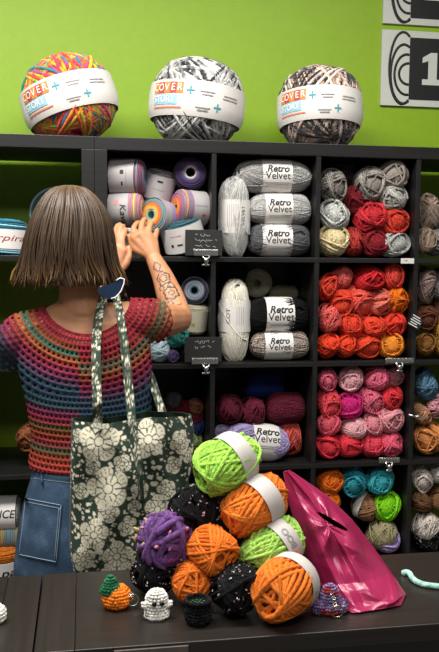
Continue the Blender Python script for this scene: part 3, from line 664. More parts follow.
# ------------------------------------------------------------------ price cards and clips
SILVER = plain('silver_metal', '#c8c8c6', .25, 1.)
CARD = plain('black_card', '#232323', .55, noise=.1)
CHALK = plain('chalk_writing', '#a9a9a6', .8)
def price(px0, px1, py0, py1, clip, label, rows, seed, roll=0., Yc=-.012):
    cx, cy = (px0+px1)/2, (py0+py1)/2; p = at(cx, cy, Yc); k = mpp(p); w, h = (px1-px0)*k, (py1-py0)*k
    e = root('price_card', p, label, 'price card', 'price cards clipped to the shelves'); e.rotation_euler = (0, roll, 0)
    m = MB(); box(m, (-w/2, -.001, -h/2), (w/2, .001, h/2), .0006); o = link('card', m.mesh('card', False), CARD, e)
    m = MB()
    for pts in scribble(0, w*.62, h*.11, seed, rows):
        tube(m, [(x+w*.08, -.0016, z+h*.3) for x, z in pts], .0009, 4)
    link('handwriting', m.mesh('handwriting'), CHALK, o)
    if clip:
        q = at(clip[0], clip[1], Yc-.006)-p; q = Vector((q.x, -.004, q.z)); L = clip[2]*k
        m = MB()
        for i in range(9): box(m, (q.x-L/2+i*L/9, q.y-.003, q.z-.008), (q.x-L/2+(i+.75)*L/9, q.y+.003, q.z+.008), .001)
        box(m, (q.x-L/2, q.y-.0015, q.z-.0105), (q.x+L/2, q.y+.0015, q.z+.0105), .001)
        box(m, (q.x-.006, q.y, q.z-.006), (q.x+.006, .0128, q.z+.004), .0006)
        o = link('clip', m.mesh('clip', False), SILVER, e)
        m = MB(); kx = q.x+clip[3]*k
        tube(m, [(kx-.012, q.y-.004, q.z-.012), (kx-.006, q.y-.007, q.z-.02), (kx, q.y-.008, q.z-.026), (kx+.006, q.y-.007, q.z-.02), (kx+.012, q.y-.004, q.z-.012)], .0035, 6)
        sphere(m, (kx, q.y-.009, q.z-.025), (.009, .007, .009)); box(m, (kx-.014, q.y-.007, q.z-.043), (kx+.012, q.y-.003, q.z-.037), .001); tube(m, [(kx, q.y-.006, q.z-.04), (kx, q.y-.006, q.z-.02)], .004, 6)
        link('clip_knob', m.mesh('clip_knob'), SILVER, o)
    return e
price(185, 222.5, 230, 255.5, (206, 252.5, 25, 0), 'black handwritten price card on a silver clip under the striped cakes', 3, 1)
price(184.5, 222, 337, 362, (205, 361, 27, 1), 'black handwritten price card on a silver clip, below the raised elbow', 2, 5)
def clip_only(px, py, w, label, white=False):
    p = at(px, py, -.012); k = mpp(p); e = root('price_clip', p, label, 'clip', 'silver clips on shelf edges'); L = w*k
    m = MB()
    if white: box(m, (-L/2, -.001, -.009), (L/2, .001, .009), .0008); link('tag_plate', m.mesh('tag_plate', False), PAPER, e); m = MB(); [tube(m, [(x, -.0014, z) for x, z in pts], .0008, 4) for pts in scribble(0, L*.5, .005, 3)]; link('print', m.mesh('print'), INK, e); return
    for i in range(7): box(m, (-L/2+i*L/7, -.004, -.006), (-L/2+(i+.72)*L/7, .003, .009), .001)
    box(m, (-L/2, -.002, -.008), (L/2, .002, .011), .001)
    box(m, (-.006, 0, -.006), (.006, .0128, .003), .0006); link('clip', m.mesh('clip'), SILVER, e); m = MB()
    tube(m, [(-.014, -.003, -.004), (-.008, -.006, -.018), (0, -.007, -.022), (.008, -.006, -.018), (.012, -.003, -.006)], .004, 6); sphere(m, (.0, -.008, -.02), (.009, .006, .008)); sphere(m, (.0, -.005, -.033), (.012, .004, .005))
    link('clip_knob', m.mesh('clip_knob'), SILVER, e)
clip_only(399.5, 361, 30, 'bright silver clip on the shelf edge under the light orange ball')
clip_only(389, 460.5, 22, 'bright silver clip on the shelf edge under the bubblegum pink ball')
clip_only(407.5, 261, 14, 'small white tag on the shelf edge under the light grey ball', True)
e = price(409, 424, 312, 329, None, 'small black card with white slanted stripes, fixed on a divider', 0, 2, .5) if False else None
p = at(415.5, 322, -.012); e = root('price_card', p, 'small black card with white slanted lines beside the chestnut brown ball', 'price card', 'price cards clipped to the shelves'); e.rotation_euler = (0, .5, 0)
m = MB(); box(m, (-.024, -.001, -.02), (.024, .001, .02), .0008); o_ = link('card', m.mesh('card', False), CARD, e)
m = MB(); [box(m, (-.021+.004*(i % 2), -.0018, -.016+.008*i), (.019-.005*((i+1) % 3), -.0008, -.013+.008*i)) for i in range(5)]; link('handwriting', m.mesh('handwriting', False), LW, o_)
p = at(416.5, 416, -.012); e = root('price_clip', p, 'silver clip on the divider beside the small tan ball', 'clip', 'silver clips on shelf edges')
m = MB(); tube(m, [(-.03, 0, .006), (-.01, -.003, .0), (.012, -.003, -.001), (.02, 0, .002)], .004, 6); sphere(m, (.006, -.004, -.002), (.014, .006, .007)); link('clip', m.mesh('clip'), SILVER, e)


# ------------------------------------------------------------------ counter: two dark tables side by side
CT = .80
TOPM = wood_mat('dark_laminate_top', '#201c19', '#28231f', .36, 'X'); ENDM = wood_mat('dark_laminate_end', '#221e1b', '#2b2622', .36, 'Y'); LEGM = wood_mat('dark_laminate_leg', '#231f1d', '#2b2724', .5, 'Z')
PANM = wood_mat('taupe_panel', '#4f4541', '#5c514c', .5, 'Z')
YF, YB = -1.302, -.972
gx = on_z(38, 612, CT).x; ex = .066
def table(x0, x1, end, label):
    e = root('counter_table', ((x0+x1)/2, (YF+YB)/2, 0), label, 'table', 'dark tables of the shop counter')
    def P(name, lo, hi, mat, bev=.0015):
        mb = MB(); box(mb, lo, hi, bev); part(name, mb, mat, e, False)
    if end > 0: P('tabletop', (x0, YF, CT-.03), (x1-ex, YB, CT), TOPM); P('end_board', (x1-ex+.0006, YF, CT-.03), (x1, YB, CT), ENDM)
    else: P('tabletop', (x0+ex, YF, CT-.03), (x1, YB, CT), TOPM); P('end_board', (x0, YF, CT-.03), (x0+ex-.0006, YB, CT), ENDM)
    P('apron', (x0+.03, YF+.06, CT-.09), (x1-.03, YF+.078, CT-.03), LEGM); P('apron', (x0+.03, YB-.06, CT-.09), (x1-.03, YB-.042, CT-.03), LEGM)
    for x in (x0+.02, x1-.07):
        for y in (YF+.02, YB-.07): P('leg', (x, y, 0), (x+.05, y+.05, CT-.03), LEGM)
    return e
table(-1.0, gx-.0015, 1, 'dark wood table at the left end of the counter')
tb = table(gx+.0015, 1.15, -1, 'dark wood table carrying the pile of yarn and the pink bag')
a, b_ = on_z(112, 645, .76), on_z(183, 645, .76)
m = MB(); box(m, (a.x, YF-.005, 0), (b_.x, YF-.0006, CT-.004), .0008); part('front_panel', m, PANM, tb, False)

# ------------------------------------------------------------------ pile of chunky skeins
CH = [wind(1.3, 2.6, .42+.06*i, 36, .082, 100+i, 40, 6, 6, .14, tail=False, lump=.05) for i in range(4)]
CHF = [wind(1.15, 2.4, .6, 30, .095, 120+i, 40, 6, 4, .3, lump=.06, flecks=150, fl_size=.042) for i in range(3)]
BOB = wind(1.1, 2.3, .6, 22, .13, 131, 40, 6, 4, .3, lump=.08, flecks=44, fl_size=.115)
GP = 'chunky skeins piled on the counter'
def pile(px, py, r, Y, axis, mat, label, mesh, asp=1.3, L=1., band=None, letters=None, rest=False, roll=0, sq=1.):
    p = at(px, py, Y); k = mpp(p); s = r*k/1.06
    mats = mat if isinstance(mat, list) else [mat]
    o = link('yarn_skein', mesh, mats, objmat=True, label=label, cat='yarn', group=GP)
    M = frame_mat(axis, p)@Matrix.Rotation(roll, 3, 'X')
    place(o, p, M, (s*L, s, s*sq))
    if rest:
        V = np.array([v.co[:] for v in mesh.vertices]); Wm = np.array(o.matrix_world); z = (V@Wm[:3, :3].T)[:, 2].min()+p.z
        o.matrix_world = Matrix.Translation((0, 0, CT+.0008-z))@o.matrix_world
    if band:
        bm, R = band_mesh(asp, 2.6, band[0], band[1], 1.08); lab = link('label', bm.mesh('label'), plain('chenille_label', '#c2bbb7', .6, noise=.05), o)
        if letters: lettering(lab, R, letters, 'around')
    return o
ORG = yarn_mat('#ee7724', .35, .25); ORG2 = yarn_mat('#f07e2a', .35, .25); LIM = yarn_mat('#a2d656', .3, .25); LIM2 = yarn_mat('#a4d260', .3, .25)
BLK = [yarn_mat('#0b0b0d', .3, .1), plain('white_fleck', '#d8d4d2', .7), plain('pink_fleck', '#c79aa6', .7), plain('grey_fleck', '#8f8f93', .7)]
PUR = [yarn_mat('#6a4680', .4, .2), plain('pink_bobble', '#c77a98', .7), plain('sand_bobble', '#b9a36a', .7), plain('magenta_bobble', '#a8307c', .7)]
pile(155, 583, 23.5, -1.10, (.25, -1, .1), BLK, 'black white-flecked skein at the far left of the pile, under the purple one', CHF[0], rest=True)
pile(194, 583, 22.5, -1.155, (-.1, -1, .35), ORG, 'orange skein on the counter between two black flecked skeins', CH[0], L=.85, rest=True)
pile(235, 590, 25, -1.205, (.3, -1, .1), BLK, 'black white-flecked skein at bottom centre, left of the lowest labelled orange skein', CHF[1], rest=True)
pile(285, 597, 29.5, -1.232, (-.75, -.8, -.08), ORG2, 'orange skein with a white label at bottom right, beside the pink bag', CH[1], band=(-.86, -.14), letters=[(('bar', .1, .1), -.9, -.36, 1, GREYP, 0, 0, 1, 0, .01)], rest=True)
pile(165, 539, 28, -1.11, (-.2, -1, .0), PUR, 'purple skein with pink and sand bobbles at the left of the pile', BOB, L=.9)
pile(213, 550, 23.5, -1.165, (.4, -.9, -.1), ORG, 'orange skein without a label in the heart of the pile', CH[2], L=.9)
pile(272, 548, 27, -1.15, (-.8, -.42, -.36), LIM2, 'lime green skein with a grey printed label between two orange ones', CH[3], band=(-.76, -.02),
     letters=[('BOO', -.1, -.34, .34, GREYP, .02, 0, 1.1, 0, .012), (('bar', .5, .06), -.9, -.3, 1, GREYP, 0, 0, 1, 0, .012)])
pile(194, 511, 25, -1.08, (.1, -1, .2), BLK, 'black white-flecked skein above the purple one, against the tote bag', CHF[2])
pile(254, 505, 27.5, -1.12, (-.8, -.45, -.34), ORG2, 'orange skein with a white label directly beneath the topmost lime skein', CH[0], L=1.05, band=(-.64, .1),
     letters=[(('bar', .3, .1), .1, -.25, 1, GREYP, 0, 0, 1, 0, .012)], roll=1.2)
pile(226.5, 464, 28, -1.09, (-.8, -.42, -.32), LIM, 'bright lime skein with a white label on the very top of the pile', CH[1], band=(-.8, -.02), roll=2.2)

# ------------------------------------------------------------------ pink plastic carrier bag
def lerp_rows(rows, v):
    v = v*(len(rows)-1); i = min(int(v), len(rows)-2); t = v-i
    return rows[i]*(1-t)+rows[i+1]*t
z6l, z6r = on_z(352, 613, CT+.003), on_z(401, 605, CT+.003)
Lp = np.array([at(283, 472, -1.055)[:], at(288, 500, -1.07)[:], at(296, 530, -1.09)[:], at(305, 556, -1.11)[:], at(317, 582, -1.14)[:], at(333, 601, -1.195)[:], z6l[:]])
Rp = np.array([at(290, 470, -1.05)[:], at(327, 495, -1.04)[:], at(352, 519, -1.05)[:], at(373, 546, -1.08)[:], at(391, 572, -1.13)[:], on_z(406, 594, CT+.004)[:], z6r[:]])
NU, NV = 130, 190
rnd = np.random.RandomState(5); creases = []
for i in range(18):
    t = rnd.rand()*PI; creases.append((rnd.rand(), rnd.rand(), math.cos(t), math.sin(t), (.006+.012*rnd.rand()), .08+.22*rnd.rand()))
fan = [(a_, .004+.004*rnd.rand()) for a_ in rnd.rand(8)*PI]
def sheet(sign, bulge, seed):
    V = np.zeros((NU, NV, 3)); n = np.array([-.15, -1, .25]); n /= np.linalg.norm(n)
    for j in range(NV):
        v = j/(NV-1); L_, R_ = lerp_rows(Lp, v), lerp_rows(Rp, v)
        for i in range(NU):
            u = i/(NU-1); e = math.sin(PI*u)**.7; f = min(1, v*3)*(1-.45*v**3); e *= 1-.88*max(0, (v-.72)/.28)**1.5
            d = bulge*e*f*1.0
            for (cu, cv, nx, ny, am, wd) in creases:
                s = ((u-cu)*nx+(v-cv)*ny); w = math.exp(-(((u-cu)*-ny+(v-cv)*nx)/.45)**2)
                d += am*w*max(0, 1-abs(s)/wd)*e*(1 if seed else -1 if cu > .5 else 1)
            an = math.atan2(v-.32, u-.5); rr_ = math.hypot(u-.5, v-.32)
            for a_, am in fan: d += am*e*math.exp(-((abs(math.sin(an-a_)))/.12)**2)*math.exp(-(rr_/.5)**2)
            V[i, j] = L_*(1-u)+R_*u+n*d*sign
    V[..., 2] = np.maximum(V[..., 2], CT+.002)
    return V
pinkb = NT('pink_plastic_film'); pinkb.b.inputs['Base Color'].default_value = hexc('#9e2552'); pinkb.b.inputs['Roughness'].default_value = .28; pinkb.b.inputs['Specular IOR Level'].default_value = .5
tc = pinkb.n('ShaderNodeTexCoord'); nz = pinkb.n('ShaderNodeTexNoise', i_Scale=55., i_Detail=3.); pinkb.l(tc, 'Object', nz, 'Vector'); bp = pinkb.n('ShaderNodeBump', i_Strength=.25, i_Distance=.003); pinkb.l(nz, 'Fac', bp, 'Height'); pinkb.l(bp, 'Normal', pinkb.b, 'Normal')
Fs, Bs = sheet(1, .045, 1), sheet(-1, .03, 0)
def hole(q, A):
    u, v = (q[0]+.5)/(NU-1), (q[1]+.5)/(NV-1); du, dv = (u-.60)*58, (v-.305)*165; c_, s_ = .62, .785
    return ((du*c_+dv*s_)/13)**2+((-du*s_+dv*c_)/3.2)**2 < 1
m = MB(); ff = [f for k, f in enumerate(grid_faces(NU, NV)) if not hole((k//(NV-1), k % (NV-1)), 0)]
m.add(Fs.reshape(-1, 3), ff); m.add(Bs.reshape(-1, 3), [f[::-1] for f in grid_faces(NU, NV)])
edge = [(i, 0) for i in range(NU)]+[(NU-1, j) for j in range(NV)]+[(i, NV-1) for i in range(NU-1, -1, -1)]+[(0, j) for j in range(NV-1, -1, -1)]
E_ = np.concatenate([np.array([Fs[q] for q in edge]), np.array([Bs[q] for q in edge])]); ne = len(edge)
m.add(E_, [(i, (i+1) % ne, (i+1) % ne+ne, i+ne) for i in range(ne)])
link('carrier_bag', m.mesh('carrier_bag'), pinkb.m, label='crumpled magenta pink plastic carrier bag with a slit handle, leaning on the pile', cat='bag')

# ------------------------------------------------------------------ small crocheted charms on the counter
def stitched(mb, prof, n_around, size, c=(0, 0, 0), mat=0, seed=0, squash=(1, 1), lobes=0, lob=0.):
    """lathe core covered with rows of crochet stitches; prof: (r, z)"""
    rnd = np.random.RandomState(seed); prof = np.array(prof); ph = np.arange(28)*2*PI/28
    fac = lambda a: 1+lob*np.abs(np.cos(lobes*a/2))-lob if lobes else 1+0*a
    V = np.array([[(r*.93*math.cos(a)*squash[0]*fac(a)+c[0], r*.93*math.sin(a)*squash[1]*fac(a)+c[1], z+c[2]) for a in ph] for r, z in prof])
    mb.add(V.reshape(-1, 3), grid_faces(len(prof), 28, False, True)+[tuple(range(28)), tuple(range(len(prof)*28-1, (len(prof)-1)*28-1, -1))], mat, .5)
    L = np.concatenate([[0], np.cumsum(np.hypot(*np.diff(prof, axis=0).T))]); rows = max(3, int(L[-1]/(size*1.5)))
    for i in range(rows+1):
        s = L[-1]*i/rows; r = np.interp(s, L, prof[:, 0]); z = np.interp(s, L, prof[:, 1]); n = max(1, int(2*PI*r/(size*1.55)))
        for j in range(n):
            a = 2*PI*(j+.5*(i % 2))/n; f_ = float(fac(np.array(a)))
            sphere(mb, (r*math.cos(a)*squash[0]*f_+c[0]+rnd.randn()*size*.08, r*math.sin(a)*squash[1]*f_+c[1], z+c[2]+rnd.randn()*size*.08), size*(.85+.3*rnd.rand()), 7, 5, mat=mat, attr=rnd.rand())
def arc_prof(r, z0, z1, n=9, p=1., fl=.0):
    return [(max(.0015, r*math.sin(PI*(fl+(1-fl*1.3)*i/(n-1)))**p), z0+(z1-z0)*(1-math.cos(PI*i/(n-1)))/2) for i in range(n)]
def ring(mb, c, r, t, tilt=0., n=28, sq=1.):
    a = np.linspace(0, 2*PI, n, endpoint=False)
    tube(mb, np.stack([c[0]+r*np.cos(a), c[1]+r*np.sin(a)*math.sin(tilt), c[2]+r*np.sin(a)*math.cos(tilt)*sq], -1), t, 6, closed=True)
def base(px, py): 
    q = on_z(px, py, CT); return q, mpp(q)
# pumpkin
q, k = base(117, 611); c0 = (q.x, q.y+.018, CT)
e = root('crochet_pumpkin', c0, 'tiny orange crocheted pumpkin with a green top on the counter', 'charm', 'crocheted charms on the counter')
m = MB(); stitched(m, arc_prof(14*k, .001, 21*k, 9, .6, .04), 0, .0036, seed=1, squash=(1, 1), lobes=7, lob=.14); link('body', m.mesh('body'), yarn_mat('#e2791d', .2), e)
m = MB(); stitched(m, [(9.5*k, 0), (9*k, 4*k), (6*k, 7*k), (5*k, 11*k), (2*k, 15*k)], 0, .0034, c=(-6*k, 0, 17*k), seed=2); o = link('stem', m.mesh('stem'), yarn_mat('#1f5f3f', .3), e)
m = MB(); ring(m, (16*k, -.012, 9*k), 5.5*k, .0009, .3); [ring(m, (11*k+i*1.6*k, -.012, (15-i*1.2)*k), 1.4*k, .0006, i) for i in range(4)]; link('key_ring', m.mesh('key_ring'), SILVER, e)
# ghost
q, k = base(157.5, 622); c0 = (q.x, q.y+.018, CT)
e = root('crochet_ghost', c0, 'tiny white crocheted ghost with two black eyes on the counter', 'charm', 'crocheted charms on the counter')
WHT = yarn_mat('#e0ddd6', .05)
m = MB(); stitched(m, [(9*k, .001), (11.5*k, 3*k), (11*k, 7*k), (10.5*k, 12*k), (10.5*k, 18*k), (9.5*k, 23*k), (6.5*k, 27*k), (2*k, 29*k)], 0, .0036, seed=3, squash=(1, .8)); link('body', m.mesh('body'), WHT, e)
for s in (-1, 1):
    m = MB(); [sphere(m, (s*(11+1.6*i)*k, -.004, (15.5+.5*i)*k), .0036*(1.3-.15*i), 8, 6, attr=.3) for i in range(3)]; [sphere(m, (s*(11+1.6*i)*k, -.006, (13+.5*i)*k), .0034*(1.3-.15*i), 8, 6, attr=.6) for i in range(3)]; link('arm', m.mesh('arm'), WHT, e)
m = MB(); [sphere(m, (math.cos(a)*9.5*k, math.sin(a)*8*k, 2.6*k), (2.6*k, 2.6*k, 2.4*k), 9, 6, attr=a/7) for a in np.arange(7)*2*PI/7]; link('ruffle', m.mesh('ruffle'), WHT, e)
for s in (-1, 1):
    m = MB(); sphere(m, (s*3.9*k+.6*k, -.8*10.8*k-.003, 18.6*k), (.0044, .0032, .0044), 12, 8); link('eye', m.mesh('eye'), plain('safety_eye', '#0a0a0a', .15), e)
# cauldron
q, k = base(199, 627); c0 = (q.x, q.y+.016, CT)
e = root('crochet_cauldron', c0, 'tiny black crocheted cauldron filled with green, on the counter', 'charm', 'crocheted charms on the counter')
BK = yarn_mat('#0d0d0e', .3, .1)
m = MB(); stitched(m, [(8*k, .001), (11.5*k, 4*k), (12.5*k, 10*k), (11.5*k, 17*k), (10.5*k, 21*k)], 0, .0034, seed=5); link('pot', m.mesh('pot'), BK, e)
m = MB(); [sphere(m, (math.cos(a)*12*k, math.sin(a)*12*k, 24*k), .0042, 8, 6, attr=a/7) for a in np.arange(22)*2*PI/22]; [sphere(m, (math.cos(a)*11.3*k, math.sin(a)*11.3*k, 21.5*k), .0038, 8, 6, attr=a/7) for a in np.arange(20)*2*PI/20]; link('rim', m.mesh('rim'), BK, e)
m = MB(); [sphere(m, (math.cos(a)*r_*k, math.sin(a)*r_*k, 19.5*k), (.0042, .0042, .003), 8, 6, attr=a/7) for r_ in (0, 4, 8) for a in np.arange(max(1, int(r_*1.6)))*2*PI/max(1, int(r_*1.6))]; link('brew', m.mesh('brew'), yarn_mat('#4f9a5c', .2), e)
# purple three-lobed charm with key ring
q, k = base(333, 617); c0 = (q.x, q.y+.02, CT)
e = root('crochet_keychain', c0, 'mottled purple and red crocheted charm with a silver key ring, beside the pink bag', 'charm', 'crocheted charms on the counter')
mot = yarn_mat('#5c4470', .2, .2, '#8f7aa6', (('#8a2f4c', '#a03a3e', '#7f6f9a', '#3f3558'), 60., .5))
m = MB(); stitched(m, [(11*k, 2*k), (10.5*k, 9*k), (9.5*k, 16*k), (8*k, 22*k), (5*k, 27*k), (1.5*k, 29*k)], 0, .0034, seed=7, squash=(1, .8)); link('dome', m.mesh('dome'), mot, e)
for i, (dx, dy, s) in enumerate(((-10, 0, 1), (10, 0, 1), (0, 3, .9), (-1, -4, .85))):
    m = MB(); stitched(m, arc_prof(8.5*k*s, .001, 13*k*s, 7, .7, .06), 0, .0034, c=(dx*k, dy*k, 0), seed=8+i); link('lobe', m.mesh('lobe'), mot, e)
m = MB(); ring(m, (3*k, -15.5*k, 7.5*k), 6.4*k, .0014, -.15); link('key_ring', m.mesh('key_ring'), plain('brass_ring', '#c9b08a', .25, 1.), e)
m = MB(); [ring(m, ((-1.2+.9*(i % 2)+i*.5)*k, -(10.5+i*.9)*k, (22-i*2.6)*k), 1.7*k, .0008, .6*(i % 2)+.2) for i in range(5)]; link('chain', m.mesh('chain'), SILVER, e)
# white crocheted bit at the left edge
q, k = base(-4, 622); m = MB(); stitched(m, arc_prof(9*k, .001, 17*k, 7, .7, .06), 0, .0036, c=(q.x, q.y, CT), seed=20)
link('crochet_charm', m.mesh('crochet_charm'), WHT, label='white crocheted charm cut off by the left edge of the photo', cat='charm')
# mint cord
pts = [on_z(x, y, CT+.006) for x, y in ((403, 573), (407, 572), (410, 574), (412, 578), (416, 581.5), (422, 584), (430, 585.5), (440, 586.5), (450, 587), (460, 587))]
m = MB(); P = np.array([p[:] for p in pts]); t = np.linspace(0, len(P)-1, 90); P = np.stack([np.interp(t, range(len(P)), P[:, i]) for i in range(3)], -1)
for _ in range(4): P[1:-1] = (P[:-2]+2*P[1:-1]+P[2:])/4
tube(m, P, .0055*(1+.12*np.abs(np.sin(np.arange(90)*.9))), 8, flat=1.0); link('crochet_braid', m.mesh('crochet_braid'), yarn_mat('#9fc9bd', .12), label='mint green crocheted braid curling at the right end of the counter', cat='braid')
# ------------------------------------------------------------------ the woman
from mathutils.bvhtree import BVHTree
def remesh(mb, vox, smooth_it=4, sub=None):
    me = mb.mesh('tmp'); o = bpy.data.objects.new('tmp', me); COL.objects.link(o)
    r = o.modifiers.new('r', 'REMESH'); r.mode = 'VOXEL'; r.voxel_size = vox
    if smooth_it: s = o.modifiers.new('s', 'SMOOTH'); s.iterations = smooth_it; s.factor = .5
    dg = bpy.context.evaluated_depsgraph_get(); dg.update()
    n = bpy.data.meshes.new_from_object(o.evaluated_get(dg)); bpy.data.objects.remove(o)
    V = np.zeros(len(n.vertices)*3); n.vertices.foreach_get('co', V); V = V.reshape(-1, 3); N = np.zeros(len(n.vertices)*3); n.vertices.foreach_get('normal', N); N = N.reshape(-1, 3)
    Fc = [tuple(p.vertices) for p in n.polygons]; bpy.data.meshes.remove(n); return V, N, Fc
def chain(mb, pts, rad, sides=16):
    P = np.array([Vector(p)[:] for p in pts]); t = np.linspace(0, len(P)-1, (len(P)-1)*6+1)
    Q = np.stack([np.interp(t, range(len(P)), P[:, i]) for i in range(3)], -1); R = np.interp(t, range(len(P)), rad)
    for _ in range(2):
        Q[1:-1] = (Q[:-2]+2*Q[1:-1]+Q[2:])/4
    tube(mb, Q, R, sides)
    sphere(mb, Q[0], R[0]*.995, 14, 10); sphere(mb, Q[-1], R[-1]*.995, 14, 10)
def loft(mb, secs, n=40, p=2.2, grow=0.):
    V = []
    for c, hx, hy in secs:
        a = np.arange(n)*2*PI/n; cx_, cy_ = np.cos(a), np.sin(a)
        s = (np.abs(cx_)**p+np.abs(cy_)**p)**(-1/p)
        V.append(np.stack([c[0]+(hx+grow)*cx_*s, c[1]+(hy+grow)*cy_*s, c[2]+0*a], -1))
    V = np.array(V); k = len(V)
    mb.add(V.reshape(-1, 3), grid_faces(k, n, False, True)+[tuple(range(n))[::-1], tuple(range((k-1)*n, k*n))])
TY = -.50; MP = mpp(at(85, 380, TY))
def sec(py, cx, hxpx, hy, dy=0.): return (at(cx, py, TY+dy), hxpx*MP, hy)
TORSO = [sec(302, 82, 26, .05), sec(311, 81, 44, .062), sec(322, 80, 60, .078), sec(340, 82, 65, .092), sec(368, 86, 63, .104), sec(400, 89.5, 59, .100), sec(432, 92, 57, .096), sec(468, 95, 62, .108, .005), sec(500, 95, 69, .122, .01), sec(540, 93, 74, .126, .01), sec(575, 92, 74, .12, .01)]
person = root('person', (at(90, 560, TY).x, TY, 0), 'woman with a brown bob and striped crocheted top, seen from behind, reaching into a shelf', 'person')
SKIN = NT('skin'); b = SKIN.b; b.inputs['Roughness'].default_value = .5; b.inputs['Subsurface Weight'].default_value = .12; b.inputs['Subsurface Radius'].default_value = (.02, .008, .005)
tc = SKIN.n('ShaderNodeTexCoord'); nz = SKIN.n('ShaderNodeTexNoise', i_Scale=18., i_Detail=4.); SKIN.l(tc, 'Object', nz, 'Vector'); r = SKIN.ramp([(.3, '#bb7f58'), (.7, '#c99069')]); SKIN.l(nz, 'Fac', r, 'Fac')
a = SKIN.n('ShaderNodeAttribute', attribute_name='ink'); mi = SKIN.n('ShaderNodeMix', data_type='RGBA'); SKIN.l(a, 'Fac', mi, 0); SKIN.L.new(r.outputs['Color'], mi.inputs[6]); mi.inputs[7].default_value = hexc('#2c2d30'); SKIN.L.new(mi.outputs[2], b.inputs['Base Color'])
m = MB(); loft(m, TORSO, grow=-.006)
HC = at(71, 232, TY+.01)
sphere(m, HC, (.070, .088, .105), 28, 20); sphere(m, HC+Vector((0, .03, -.05)), (.055, .062, .065), 20, 14)       # skull, jaw
chain(m, [at(76, 262, TY+.005), at(80, 290, TY), at(82, 312, TY)], [.05, .052, .066])
chain(m, [HC+Vector((0, .085, .0)), HC+Vector((0, .102, -.028)), HC+Vector((0, .09, -.034))], [.009, .013, .01], 10)    # nose
for s in (-1, 1): sphere(m, HC+Vector((s*.073, .0, -.01)), (.009, .02, .03), 12, 10)                                   # ears
SR, SL = at(131, 322, TY), at(24, 336, TY)
chain(m, [at(105, 322, TY), SR, at(157, 321, -.43), at(178, 319, -.30)], [.05, .055, .052, .041])
EL, WR = at(178, 317, -.30), at(154.5, 260, -.185)
chain(m, [EL, at(170.5, 297, -.255), at(163, 277, -.215), WR], [.041, .040, .032, .0245])
ELl, WL = at(34, 345, -.26), at(113, 281, -.175)
chain(m, [at(50, 330, TY), SL, at(14, 348, -.38), ELl], [.05, .055, .05, .042]); chain(m, [ELl, at(75, 312, -.21), WL], [.042, .036, .024])
def hand(wr, knk, fingers, thumb, pr=.0135):
    for kq in knk: chain(m, [wr, kq], [.019, pr])
    chain(m, knk, [pr]*len(knk))
    for f in fingers: chain(m, f, np.linspace(.0100, .0072, len(f)), 12)
    chain(m, thumb, np.linspace(.014, .0085, len(thumb)), 12)
K = [at(134.5, 238, -.165), at(141, 234, -.168), at(148, 236, -.167), at(154, 242, -.165)]
hand(WR, K, [[K[0], at(133.5, 228, -.145), at(137, 223, -.12), at(139.5, 222.5, -.097)], [K[1], at(141.5, 224, -.148), at(144.5, 219, -.122), at(145.5, 220, -.097)],
             [K[2], at(149.5, 226.5, -.147), at(152, 222.5, -.122), at(152, 224, -.1)], [K[3], at(156, 233.5, -.148), at(157, 230, -.127), at(156, 231, -.11)]],
     [at(147, 254, -.18), at(137.5, 250, -.17), at(132, 243, -.16), at(130, 236, -.15)])
K = [at(112, 251, -.15), at(115.5, 247, -.158), at(119.5, 248, -.165), at(123, 251, -.17)]
hand(WL, K, [[K[0], at(112.5, 238, -.135), at(115, 230, -.12), at(118, 227.5, -.1)], [K[1], at(114.5, 235, -.145), at(117, 226, -.128), at(120, 224.5, -.108)],
             [K[2], at(118, 236.5, -.156), at(120.5, 227, -.14), at(123.5, 226, -.12)], [K[3], at(122, 241, -.163), at(124, 232, -.15), at(126.5, 230, -.13)]],
     [at(118, 272, -.175), at(125.5, 264, -.175), at(129, 256, -.17), at(128, 248, -.155)])
for s in (-1, 1):
    hip = at(92+s*36, 565, TY+.01); chain(m, [hip, (hip.x, TY+.02, .47), (hip.x, TY, .08)], [.083, .056, .036])
V, N, Fc = remesh(m, .0032, 3)
# tattoos on the forearm: line flowers, placed along (t) and round (angle) the arm
ax = np.array(WR-EL); Ln = np.linalg.norm(ax); ax /= Ln; rel = V-np.array(EL); t = rel@ax; rad = rel-t[:, None]*ax
e1 = np.array(-fw)-ax*(np.array(-fw)@ax); e1 /= np.linalg.norm(e1); e2 = np.cross(ax, e1); ph = np.arctan2(rad@e2, rad@e1)
arm = (t > -.03) & (t < Ln) & (np.linalg.norm(rad, axis=1) < .06) & (V[:, 0] > EL[0]-.12)
ink = np.zeros(len(V)); s1 = ph*.036
for (tc_, sc_, R_, npet, lw) in ((.122, .006, .026, 5, .003), (.122, .006, .014, 5, .002), (.064, .010, .024, 6, .003), (.064, .012, .009, 4, .002), (.168, .0, .016, 4, .0026), (.03, -.004, .010, 3, .0018), (.092, -.012, .009, 3, .0018), (.09, .02, .012, 3, .0018)):
    du, dv = t-tc_, s1-sc_; an = np.arctan2(dv, du); rr_ = np.hypot(du, dv)
    ink = np.maximum(ink, (np.abs(rr_-R_*(.72+.28*np.abs(np.cos(npet*an/2)))) < lw)*.95)
    ink = np.maximum(ink, ((np.abs(np.sin(npet*an/2)) < .13) & (rr_ < R_*.8))*.8)
ink = np.maximum(ink, ((np.abs(t-.012-.25*s1) < .0022) & (np.abs(s1) < .025))*.8); ink[~arm] = 0
mm = MB(); mm.add(V, Fc, 0, ink); body = part('body', mm.mesh('body', True, 'ink'), SKIN.m, person)
